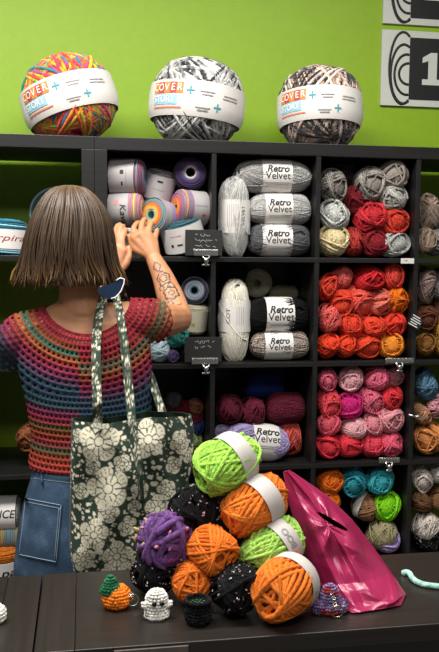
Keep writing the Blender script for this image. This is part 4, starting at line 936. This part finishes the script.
# nails, eyes, mouth
m = MB(); 
for s in (-1, 1):
    m = MB(); sphere(m, HC+Vector((s*.03, .078, .008)), .012, 14, 10); o = part('eye', m, plain('eye_white', '#e8e4df', .2), person)
    m = MB(); sphere(m, HC+Vector((s*.03, .0865, .008)), .0055, 10, 8); part('iris', m, plain('brown_iris', '#3a2618', .2), o)
m = MB(); chain(m, [HC+Vector((-.022, .083, -.062)), HC+Vector((0, .092, -.064)), HC+Vector((.022, .083, -.062))], [.004, .0065, .004], 10); part('mouth', m, plain('lips', '#a8605a', .5), person)

# crocheted top ---------------------------------------------------
m = MB(); loft(m, TORSO[:7]+[sec(466, 94.5, 63, .112, .004), sec(474, 94, 65.5, .115, .004)], grow=.007)
SE = at(158, 320.5, -.44); chain(m, [at(105, 322, TY), SR, at(148, 321, -.46), at(166, 320.5, -.42)], [.058, .064, .0605, .0605], 24)
chain(m, [at(50, 330, TY), SL, at(14, 348, -.40), at(12, 349, -.37)], [.058, .064, .060, .060], 24)
V, N, Fc = remesh(m, .0036, 6)
NP = (at(87, 291, TY-.06), 45*MP*.97, 41.5*MP*.97)
def necks(V): return np.sqrt(((V[:, 0]-NP[0].x)/NP[1])**2+((V[:, 2]-NP[0].z)/NP[2])**2)
r_ = necks(V); zt = at(85, 474, TY-.1).z
sd = np.array(at(166, 320.5, -.42)-at(148, 321, -.46)); sd /= np.linalg.norm(sd); sdist = (V-np.array(SE))@sd
sl_l = V[:, 1]+.0*V[:, 0]
cut = (r_ < 1) | ((sdist > 0) & (V[:, 0] > SR.x)) | ((V[:, 0] < at(26, 340, TY).x) & (V[:, 1] > -.385)) | (V[:, 2] < zt)
# pull the verts next to the neckline onto it so that the edge is clean
near = (r_ >= 1) & (r_ < 1+.0045/NP[2]); sc_ = 1/r_[near]
V[near, 0] = NP[0].x+(V[near, 0]-NP[0].x)*sc_; V[near, 2] = NP[0].z+(V[near, 2]-NP[0].z)*sc_
Fc = [f for f in Fc if not any(cut[i] for i in f)]
pxu = MP; d1 = (r_-1)*NP[2]/pxu                      # distance from neckline, in stitches' own unit
zc = at(85, 332, TY-.1).z; d2 = (zc-V[:, 2])/pxu
w = np.clip((d2-35)/50, 0, 1); w = w*w*(3-2*w); row = d1*(1-w)+(.35*d1+.65*d2)*w
ang = np.where(w > .5, V[:, 0]/pxu*1.0+0*ang if False else V[:, 0]/pxu, np.arctan2(V[:, 2]-NP[0].z, (V[:, 0]-NP[0].x)*NP[2]/NP[1])*60)
stitch_r = 5.6; stitch_c = 4.2
ridge = .5+.5*np.cos(2*PI*row/stitch_r)
V = V+N*(.0013*ridge)[:, None]
mm = MB(); mm.add(V, Fc, 0, row/150); me = mm.mesh('crochet_top', True, 'row')
at_ = me.attributes.new('col', 'FLOAT', 'POINT'); at_.data.foreach_set('value', (ang/stitch_c).astype(np.float32))
seam = at(78, 380, TY-.1).x; sd_ = np.clip((V[:, 0]-seam)/.006, 0, 1)
at_ = me.attributes.new('side', 'FLOAT', 'POINT'); at_.data.foreach_set('value', sd_.astype(np.float32))
CR = NT('crochet_stripes'); b = CR.b; b.inputs['Roughness'].default_value = .9; b.inputs['Sheen Weight'].default_value = .0; b.inputs['Specular IOR Level'].default_value = .1
ar = CR.n('ShaderNodeAttribute', attribute_name='row'); ac = CR.n('ShaderNodeAttribute', attribute_name='col'); as_ = CR.n('ShaderNodeAttribute', attribute_name='side')
def mth(op, x, y=None, z=None):
    o = CR.n('ShaderNodeMath', operation=op)
    for i, q in enumerate((x, y, z)):
        if q is None: continue
        if isinstance(q, (int, float)): o.inputs[i].default_value = q
        else: CR.L.new(q, o.inputs[i])
    return o.outputs[0]
rowv = mth('MULTIPLY', ar.outputs['Fac'], 150/stitch_r); rowi = mth('FLOOR', rowv)
cval = mth('MULTIPLY_ADD', as_.outputs['Fac'], -13/150, mth('MULTIPLY', mth('ADD', rowi, .5), stitch_r/150)); cval = mth('MAXIMUM', cval, 0.)
stops = [(0, '#862833'), (10, '#7a2530'), (14, '#7a3f29'), (20, '#355d4f'), (26, '#974c28'), (32, '#7c2835'), (40, '#7a2c48'), (47, '#553f5a'), (54, '#284a56'), (61, '#3b3f5a'), (69, '#245056'), (77, '#6a2c4a'), (85, '#8e293f'), (92, '#5d4d2f'), (100, '#8e3e2a'), (107, '#7f2132'), (114, '#424d35'), (122, '#8f3728'), (130, '#9d3e32'), (139, '#912836'), (145, '#882432')]
rp = CR.ramp([(p/150, c) for p, c in stops]); CR.L.new(cval, rp.inputs['Fac'])
nz = CR.n('ShaderNodeTexNoise', i_Scale=160.); tc = CR.n('ShaderNodeTexCoord'); CR.l(tc, 'Object', nz, 'Vector')
hs = CR.n('ShaderNodeHueSaturation'); mp_ = CR.n('ShaderNodeMapRange'); mp_.inputs[3].default_value = .55; mp_.inputs[4].default_value = 1.5; CR.l(nz, 'Fac', mp_, 'Value'); CR.l(mp_, 'Result', hs, 'Value'); CR.l(rp, 'Color', hs, 'Color'); CR.l(hs, 'Color', b, 'Base Color')
fr = mth('FRACT', rowv); cf = mth('FRACT', mth('MULTIPLY_ADD', rowi, .37, ac.outputs['Fac']))
hr = mth('LESS_THAN', mth('ABSOLUTE', mth('SUBTRACT', fr, .5)), .19); hc = mth('LESS_THAN', mth('ABSOLUTE', mth('SUBTRACT', cf, .5)), .22)
inside = mth('GREATER_THAN', ar.outputs['Fac'], .02); hole_ = mth('MULTIPLY', mth('MULTIPLY', hr, hc), inside)
tr = CR.n('ShaderNodeBsdfTransparent'); mx = CR.n('ShaderNodeMixShader'); CR.L.new(hole_, mx.inputs[0]); CR.L.new(b.outputs[0], mx.inputs[1]); CR.L.new(tr.outputs[0], mx.inputs[2]); CR.L.new(mx.outputs[0], CR.N['Material Output'].inputs['Surface'])
hgt = mth('MULTIPLY', mth('SINE', mth('MULTIPLY', cf, PI)), mth('SINE', mth('MULTIPLY', fr, PI)))
bp = CR.n('ShaderNodeBump', i_Strength=.5, i_Distance=.004, invert=True); CR.L.new(hgt, bp.inputs['Height']); CR.l(bp, 'Normal', b, 'Normal')
top = part('crochet_top', me, CR.m, person)
bvh_top = BVHTree.FromPolygons([Vector(v) for v in V], Fc)
# dark layer added under the openwork, standing in for shade in its holes
m = MB(); loft(m, [TORSO[3], TORSO[4], TORSO[5], TORSO[6], sec(466, 94.5, 61, .107, .004)], grow=-.001)
part('shade_lining', m, plain('dark_shade_lining', '#1c1719', .9), person)
# jeans -----------------------------------------------------------
m = MB(); loft(m, [sec(464, 95, 60, .108, .005), sec(480, 95, 64, .114, .006), sec(500, 94.5, 69.5, .124, .01), sec(530, 93, 74.5, .130, .01), sec(560, 92, 77, .128, .01), sec(585, 92, 76, .118, .01)], grow=.003)
for s in (-1, 1):
    hip = at(92+s*36, 565, TY+.01); chain(m, [hip, (hip.x, TY+.02, .47), (hip.x+s*.005, TY+.01, .09)], [.098, .085, .082], 24)
V, N, Fc = remesh(m, .005, 5)
DEN = NT('denim'); b = DEN.b; b.inputs['Roughness'].default_value = .85
tc = DEN.n('ShaderNodeTexCoord'); n1 = DEN.n('ShaderNodeTexNoise', i_Scale=14., i_Detail=5.); n2 = DEN.n('ShaderNodeTexNoise', i_Scale=300.); DEN.l(tc, 'Object', n1, 'Vector'); DEN.l(tc, 'Object', n2, 'Vector')
ad = DEN.n('ShaderNodeMath', operation='MULTIPLY_ADD'); ad.inputs[1].default_value = .35; DEN.l(n2, 'Fac', ad, 0); DEN.l(n1, 'Fac', ad, 2); r = DEN.ramp([(.5, '#24394f'), (.7, '#344d68'), (.9, '#506a84')]); DEN.l(ad, 'Value', r, 'Fac'); DEN.l(r, 'Color', b, 'Base Color')
bp = DEN.n('ShaderNodeBump', i_Strength=.4, i_Distance=.002); DEN.l(n2, 'Fac', bp, 'Height'); DEN.l(bp, 'Normal', b, 'Normal')
mm = MB(); mm.add(V, Fc); jeans = part('jeans', mm, DEN.m, person); bvh_j = BVHTree.FromPolygons([Vector(v) for v in V], Fc)
def onto(bvh, px, py, off, fallback=-.62):
    d = ray(px, py).normalized(); h = bvh.ray_cast(CAMP, d)
    return (h[0]-d*off) if h[0] is not None else at(px, py, fallback)
def patch(bvh, quad, nu, nv, off):
    q = [np.array(p, float) for p in quad]; G = np.zeros((nu, nv, 3))
    for i in range(nu):
        for j in range(nv):
            u, v = i/(nu-1), j/(nv-1); p = (q[0]*(1-u)+q[1]*u)*(1-v)+(q[3]*(1-u)+q[2]*u)*v
            G[i, j] = onto(bvh, p[0], p[1], off)[:]
    return G
PQ = [(24.5, 497.5), (62, 504.5), (56.5, 564), (18.5, 556)]
G0, G1_ = patch(bvh_j, PQ, 14, 18, .0035), patch(bvh_j, PQ, 14, 18, -.002)
m = MB(); m.add(G0.reshape(-1, 3), grid_faces(14, 18)); m.add(G1_.reshape(-1, 3), [f[::-1] for f in grid_faces(14, 18)])
ed = [(i, 0) for i in range(14)]+[(13, j) for j in range(1, 18)]+[(i, 17) for i in range(12, -1, -1)]+[(0, j) for j in range(16, 0, -1)]
E_ = np.array([G0[q] for q in ed]+[G1_[q] for q in ed]); ne = len(ed); m.add(E_, [(i, (i+1) % ne, (i+1) % ne+ne, i+ne) for i in range(ne)])
pk = part('back_pocket', m, DEN.m, jeans)
m = MB(); ST = plain('pale_stitching', '#8fa3b3', .8)
def seam_line(pts, r_=.0009, off=.0045): tube(m, [onto(bvh_j, x, y, off)[:] for x, y in pts], r_, 5)
def dense(a, b2, n=14): return [(a[0]+(b2[0]-a[0])*i/(n-1), a[1]+(b2[1]-a[1])*i/(n-1)) for i in range(n)]
for o_ in (.8, 4.2): seam_line(dense((PQ[0][0]+1, PQ[0][1]+o_), (PQ[1][0]-1, PQ[1][1]+o_)), .0011 if o_ < 1 else .0008)
seam_line(dense((61, 506), (56, 562))); seam_line(dense((56, 562), (19, 554.5))); seam_line(dense((25.5, 499), (19, 554.5))); seam_line(dense((59, 508), (54.5, 559)))
part('stitching', m, ST, pk, label='pale pocket stitching')
m = MB(); g0 = [onto(bvh_j, 41+.3*i, 471+3.2*i, .005)[:] for i in range(5)]; tube(m, g0, .006, 8, flat=.4); part('belt_loop', m, DEN.m, jeans)
m = MB(); seam_line(dense((31, 478), (70, 483)), .0008, .001); part('waistband_stitching', m, ST, jeans)
for s in (-1, 1):
    x = at(92+s*36, 565, TY).x+s*.005; m = MB()
    loft(m, [(Vector((x, TY+.04, .001)), .045, .13), (Vector((x, TY+.04, .025)), .046, .132)]); sh = part('shoe_sole', m, plain('white_rubber', '#c9c6c0', .6), person)
    m = MB(); loft(m, [(Vector((x, TY+.04, .026)), .042, .125), (Vector((x, TY+.035, .05)), .040, .11), (Vector((x, TY-.0, .085)), .04, .06), (Vector((x, TY-.02, .11)), .042, .045)]); part('shoe_upper', m, plain('black_canvas', '#1d1d1f', .8), sh)

# hair: a bob of many strands ---------------------------------------
HS = [(185.5, 70, 2), (188.5, 70, 15), (196, 70, 24), (208, 71, 32.5), (222, 71, 38.5), (238, 70, 42.5), (252, 69.5, 45), (264, 69.5, 47.5), (274, 70, 51), (286, 71, 51)]
HK = mpp(at(75, 240, TY)); HYD = .105
hz = np.array([at(75, q[0], TY).z for q in HS]); hcx = np.array([at(q[1], q[0], TY).x for q in HS]); hhx = np.array([q[2]*HK for q in HS]); hhy = np.array([min(.112, q[2]*HK*1.0) for q in HS])
def hairpt(a, v, grow=0.):
    """a: direction round the head, v: 0 crown .. 1 hem"""
    s = v*(len(HS)-1); f = lambda A: np.interp(s, range(len(HS)), A)
    return np.stack([f(hcx)+(f(hhx)+grow)*np.cos(a), TY+(f(hhy)+grow)*np.sin(a), f(hz)+0*a], -1)
m = MB(); na, nv_ = 56, 40
A = np.linspace(PI*.86, PI*2.14, na); G = np.array([hairpt(np.full(nv_, x), np.linspace(0, .985, nv_), -.004) for x in A]); m.add(G.reshape(-1, 3), grid_faces(na, nv_), 0, np.tile(np.linspace(0, .8, nv_), na))
A2 = np.linspace(0, PI*2, 57)[:-1]; G = np.array([hairpt(np.full(10, x), np.linspace(0, .3, 10), -.003) for x in A2]); m.add(G.reshape(-1, 3), grid_faces(56, 10, True), 0, .1)
rnd = np.random.RandomState(11)
for i in range(430):
    a0 = rnd.uniform(PI*.86, PI*2.14) if i > 70 else rnd.uniform(0, 2*PI); vmax = (rnd.uniform(.93, 1.0) if i > 70 else (.96 if PI*.86 < a0 < PI*2.14 else .38)); v = np.linspace(.02, vmax, 26)
    cl = int(a0*9); a = a0+.07*np.sin(v*5+cl*1.7)*v+.04*np.sin(v*9+rnd.rand()*6)*v+rnd.randn()*.05*v**2
    g = rnd.uniform(-.003, .004)+.004*v*rnd.rand(); P = hairpt(a, v, g)
    fl = np.clip((v-.8)/.2, 0, 1)**2; out = np.stack([np.cos(a), np.sin(a), 0*a], -1); P = P+out*(fl*(.004+.010*math.sin(cl*2.3)+rnd.uniform(-.006, .012)))[:, None]
    P[:, 2] += -fl*rnd.uniform(-.006, .010)
    tube(m, P, rnd.uniform(.0018, .0038)*np.interp(v, [0, .15, .85, 1], [.7, 1, .9, .25]), 5, out, attr=np.clip(v*.78+rnd.randn()*.09, 0, 1), flat=.6)
for i in range(14):   # flicked-out locks at both sides
    s = -1 if i < 9 else 1; a0 = PI+.1*rnd.randn() if s < 0 else .0+.12*rnd.randn(); a0 = max(PI*.86, a0) if s < 0 else a0+2*PI-.1; v = np.linspace(.6, 1., 16)
    P = hairpt(np.full(16, a0), v, .002); q = np.linspace(0, 1, 16); P[:, 0] += s*(q**2.2)*rnd.uniform(.008, .022 if s < 0 else .012); P[:, 2] += (q**3)*rnd.uniform(0, .02)
    tube(m, P, .0035*np.interp(q, [0, .8, 1], [1, .9, .3]), 6, attr=np.clip(.55+.5*q, 0, 1))
hm = NT('brown_hair'); b = hm.b; b.inputs['Roughness'].default_value = .42; b.inputs['Specular IOR Level'].default_value = .45
a = hm.n('ShaderNodeAttribute', attribute_name='strand'); r = hm.ramp([(0, '#5e4936'), (.2, '#463424'), (.55, '#38291b'), (.8, '#523b22'), (1., '#97733a')]); hm.l(a, 'Fac', r, 'Fac'); hm.l(r, 'Color', b, 'Base Color')
part('hair', m, hm.m, person)
# earring
m = MB(); q = at(110, 291, -.645); k = mpp(q)
sh = [(-13, 1), (-8, -5), (-1, -8), (6, -6), (11, 0), (14, 8), (14, 12), (10, 13), (5, 9), (-2, 6), (-8, 5)]
pts = [(q.x+x*k, q.z+z*k) for x, z in sh]; prism(m, pts[::-1], q.y-.0015, q.y+.0015)
er = part('earring', m, plain('navy_glitter', '#142c4a', .35, 0, noise=.6, scale=500, bump=.4), person, False, 'navy blue glitter earring')
m = MB(); tube(m, [(q.x+x*k, q.y-.0015, q.z+z*k) for x, z in [(1, -7.6), (6, -6), (11, 0), (14, 8), (14, 12), (10, 13), (6, 10.5)]], .0017, 6); part('rim', m, LW, er, label='white rim')

# ------------------------------------------------------------------ tote bag
rndb = np.random.RandomState(21)
BIGF = [(98, 434, 20), (147, 436, 18), (107, 479, 20), (92, 522, 15), (105.5, 501, 11), (116, 548, 16), (82, 546, 12), (157, 506, 14), (168, 487, 10), (183, 441, 12), (126, 518, 10), (139, 484, 10), (92, 459, 8), (121, 456, 9), (150, 535, 11), (176, 464, 9), (138, 558, 11), (80, 482, 8), (133, 500, 7), (165, 532, 10), (193, 455, 8), (75, 430, 7)]
FL = [(x, y, r*1.05, rndb.rand()*6, 5 if r > 9 else 4) for x, y, r in BIGF]
for i in range(1500):
    x, y = rndb.uniform(66, 205), rndb.uniform(412, 580)
    if all(math.hypot(x-f[0], y-f[1]) > f[2]*.97+.8 for f in FL): FL.append((x, y, abs(rndb.randn())*1.5+.7, rndb.rand()*6, 3))
def print_mask(X, Y, FL):
    M = np.zeros(X.shape)
    for x, y, r, p, n in FL:
        dx, dy = X-x, Y-y; d = np.hypot(dx, dy); s = d < r*1.05
        if not s.any(): continue
        an = np.arctan2(dy, dx)+p; R = r*(.74+.26*np.abs(np.cos(n*an/2))**.7)
        if n >= 4:
            # two whorls of petals with dark edges, veins and an eye
            v = np.clip((R-d)/.5, 0, 1); ed = np.abs(np.sin(n*an/2+PI/2)) < .11+.5/np.maximum(d, 1); v = np.where(ed & (d > .3*r), .08, v)
            R2 = r*(.50+.16*np.abs(np.cos(n*(an+.6)/2))); v = np.where(np.abs(d-R2) < .45, .1, v); v = np.where((d < R2) & (np.abs(np.sin(n*(an+.6)/2+PI/2)) < .2) & (d > .24*r), .12, v)
            v = np.where((np.sin(5*n*an) > .72) & (d > .66*r) & (d < .88*r), v*.3, v); v = np.where(np.abs(d-.22*r) < .5, .1, v)
        else: v = np.clip((R*(.55+.45*np.abs(np.cos(an-p*1.7)))-d)/.4, 0, 1)
        M = np.where(s, np.maximum(M, v), M)
    return M
TB = root('tote_bag', at(125, 560, -.72), 'dark green tote bag printed with cream flowers, hanging from the woman\'s shoulder', 'bag')
FAB = attr_mix('floral_canvas', 'print', '#152c1e', '#d8d2bb', .9, .18, .1, 250, .4)
rows_ = [(417, 72.5, 193), (432, 72.5, 196), (455, 72, 195), (480, 71.5, 190), (510, 70.5, 185), (540, 70.5, 177), (560, 74, 168), (570, 84, 158), (574, 96, 148)]
NA, NZ = 380, 230; V = np.zeros((NZ, NA, 3)); PX = np.zeros((NZ, NA)); PY = np.zeros((NZ, NA)); BY = -.715
aa = np.linspace(0, 2*PI, NA, endpoint=False)
for j in range(NZ):
    y = np.interp(j, [0, NZ-1], [417, 574]); x0 = np.interp(y, [q[0] for q in rows_], [q[1] for q in rows_]); x1 = np.interp(y, [q[0] for q in rows_], [q[2] for q in rows_])
    c = at((x0+x1)/2, y, BY); k = mpp(c); hx = (x1-x0)/2*k; hy = .062*np.interp(y, [417, 440, 540, 566, 574], [.55, .85, 1, .8, .5])
    p = 3.2; s = (np.abs(np.cos(aa))**p+np.abs(np.sin(aa))**p)**(-1/p); lx, ly = hx*np.cos(aa)*s, hy*np.sin(aa)*s
    ly = ly+.006*np.sin(lx*38+y*.05)*np.where(np.sin(aa) < 0, 1, .3)+.0035*np.sin(lx*90-y*.11); ly = ly+(lx/hx)*.022+.01*np.maximum(0, lx/hx-.5)
    V[j, :, 0] = c.x+lx; V[j, :, 1] = BY+ly; V[j, :, 2] = c.z+.004*np.sin(lx*30)*(1-(y-417)/157)
    per = np.cumsum(np.hypot(np.diff(lx, append=lx[0]), np.diff(ly, append=ly[0])))/k      # cloth runs round the bag
    i0 = int(NA*.75); per = per-per[i0]; PX[j] = (x0+x1)/2+per; PY[j] = y
PXw = np.where(np.sin(aa)[None] < .25, PX, 66+np.mod(PX, 139)); M = print_mask(PXw, PY, FL)
m = MB(); m.add(V.reshape(-1, 3), grid_faces(NZ, NA, False, True), 0, M.reshape(-1))
Vi = V[:60].copy(); cxy = V[:60].mean(1, keepdims=True); Vi[..., :2] = cxy[..., :2]+(V[:60, :, :2]-cxy[..., :2])*.975
m.add(Vi.reshape(-1, 3), [f[::-1] for f in grid_faces(60, NA, False, True)], 0, 0.); m.add(np.concatenate([V[0], Vi[0]]), [(i, (i+1) % NA, (i+1) % NA+NA, i+NA) for i in range(NA)], 0, 0.)
m.add(V[-1], [tuple(range(NA))], 0, 0.)
bag = part('bag_body', m.mesh('bag_body', True, 'print'), FAB, TB)
bvh_b = BVHTree.FromPolygons([Vector(v) for v in V.reshape(-1, 3)], grid_faces(NZ, NA, False, True))
def ribbon(name, P, width, seed):
    P = np.array([Vector(p)[:] for p in P]); t = np.linspace(0, len(P)-1, 150); Q = np.stack([np.interp(t, range(len(P)), P[:, i]) for i in range(3)], -1)
    for _ in range(12): Q[1:-1] = (Q[:-2]+2*Q[1:-1]+Q[2:])/4
    T = np.gradient(Q, axis=0); T /= np.linalg.norm(T, axis=1, keepdims=True)
    Nn = np.tile(np.array(-fw), (150, 1)); Nn = Nn-T*np.sum(Nn*T, 1, keepdims=True); Nn /= np.linalg.norm(Nn, axis=1, keepdims=True); B = np.cross(T, Nn)
    u = np.linspace(-.5, .5, 15)*width; top_ = Q[:, None]+u[None, :, None]*B[:, None]+Nn[:, None]*.0012; bot = top_-Nn[:, None]*.0024
    L = np.concatenate([[0], np.cumsum(np.linalg.norm(np.diff(Q, axis=0), axis=1))])/MP; rs = np.random.RandomState(seed); fl = []
    y = 1.
    while y < L[-1]: fl.append((rs.uniform(-3, 3), y, rs.uniform(2.2, 3.8), rs.rand()*6, 4)); y += rs.uniform(4, 8)
    for i in range(int(L[-1]/3)): fl.append((rs.uniform(-4, 4), rs.uniform(0, L[-1]), rs.uniform(.8, 1.6), 0, 3))
    Mk = print_mask(np.tile(u/MP, (150, 1)), np.tile(L[:, None], (1, 15)), fl)
    m = MB(); m.add(top_.reshape(-1, 3), grid_faces(150, 15), 0, Mk.reshape(-1)); m.add(bot.reshape(-1, 3), [f[::-1] for f in grid_faces(150, 15)], 0, Mk.reshape(-1))
    for e in (0, 14): m.add(np.concatenate([top_[:, e], bot[:, e]]), [(i, i+1, i+151, i+150) for i in range(149)], 0, 0.)
    return part(name, m.mesh(name, True, 'print'), FAB, TB)
def over(px, py, off=.005): 
    d = ray(px, py).normalized(); h = bvh_top.ray_cast(CAMP, d); return h[0]-d*off if h[0] is not None else at(px, py, -.57)
bagp = lambda px, py: onto(bvh_b, px, py, .003, BY-.05)
ribbon('strap', [bagp(98, 432), bagp(97.7, 420), at(97.2, 405, -.73), at(96.5, 380, -.69), at(96, 355, -.655), over(96.5, 336, .007), at(98.5, 318, -.588), at(101.5, 303, -.567), at(107, 289, -.545), at(112, 283, -.50), at(120, 292, -.43), at(128, 330, -.39), at(140, 366, -.42), at(148, 380, -.47)], .0225, 1)
ribbon('strap', [bagp(140, 500), bagp(138.5, 475), bagp(136, 450), bagp(133, 434), bagp(132, 421), at(130.5, 405, -.73), at(128, 380, -.69), at(125, 350, -.655), at(122.5, 330, -.625), at(119.5, 310, -.59), at(116.5, 298, -.57), at(113.5, 289, -.545), at(116, 284, -.50), at(123, 293, -.43), at(133, 330, -.40), at(146, 368, -.44), at(151, 376, -.50), at(158, 400, -.58), at(167, 424, -.665)], .0205, 2)
# the ball of yarn between her hands
cake(131, 243, 13.5, -.085, (.1, -.1, 1), yarn_mat('#b9b6b4', .2), 'small pale grey labelled cake held between the woman\'s hands', 'yarn cakes in the top left cubby', 1, 1., (-.8, .8), [(('bar', .6, .04), 0, -.3, 1, GREYP, 0, 0, 1, 0, .012)], 'around', bmat=GREYLAB)
# ------------------------------------------------------------------ light: ceiling panels of the shop
W = bpy.data.worlds.new('world'); SC.world = W; W.use_nodes = True
W.node_tree.nodes['Background'].inputs[0].default_value = (1, .98, .95, 1); W.node_tree.nodes['Background'].inputs[1].default_value = .18
def area(name, loc, size, power, col=(1, .97, .92), target=None):
    l = bpy.data.lights.new(name, 'AREA'); l.shape = 'RECTANGLE'; l.size, l.size_y = size; l.energy = power; l.color = col
    o = bpy.data.objects.new(name, l); COL.objects.link(o); o.location = loc
    if target: o.rotation_euler = (Vector(target)-Vector(loc)).to_track_quat('-Z', 'Y').to_euler()
    return o
area('ceiling_light', (-.7, -1.0, 2.93), (1.3, .5), 72)
area('ceiling_light', (.75, -1.0, 2.93), (1.3, .5), 36)
area('ceiling_light', (-.2, -2.9, 2.93), (1.6, .6), 36)
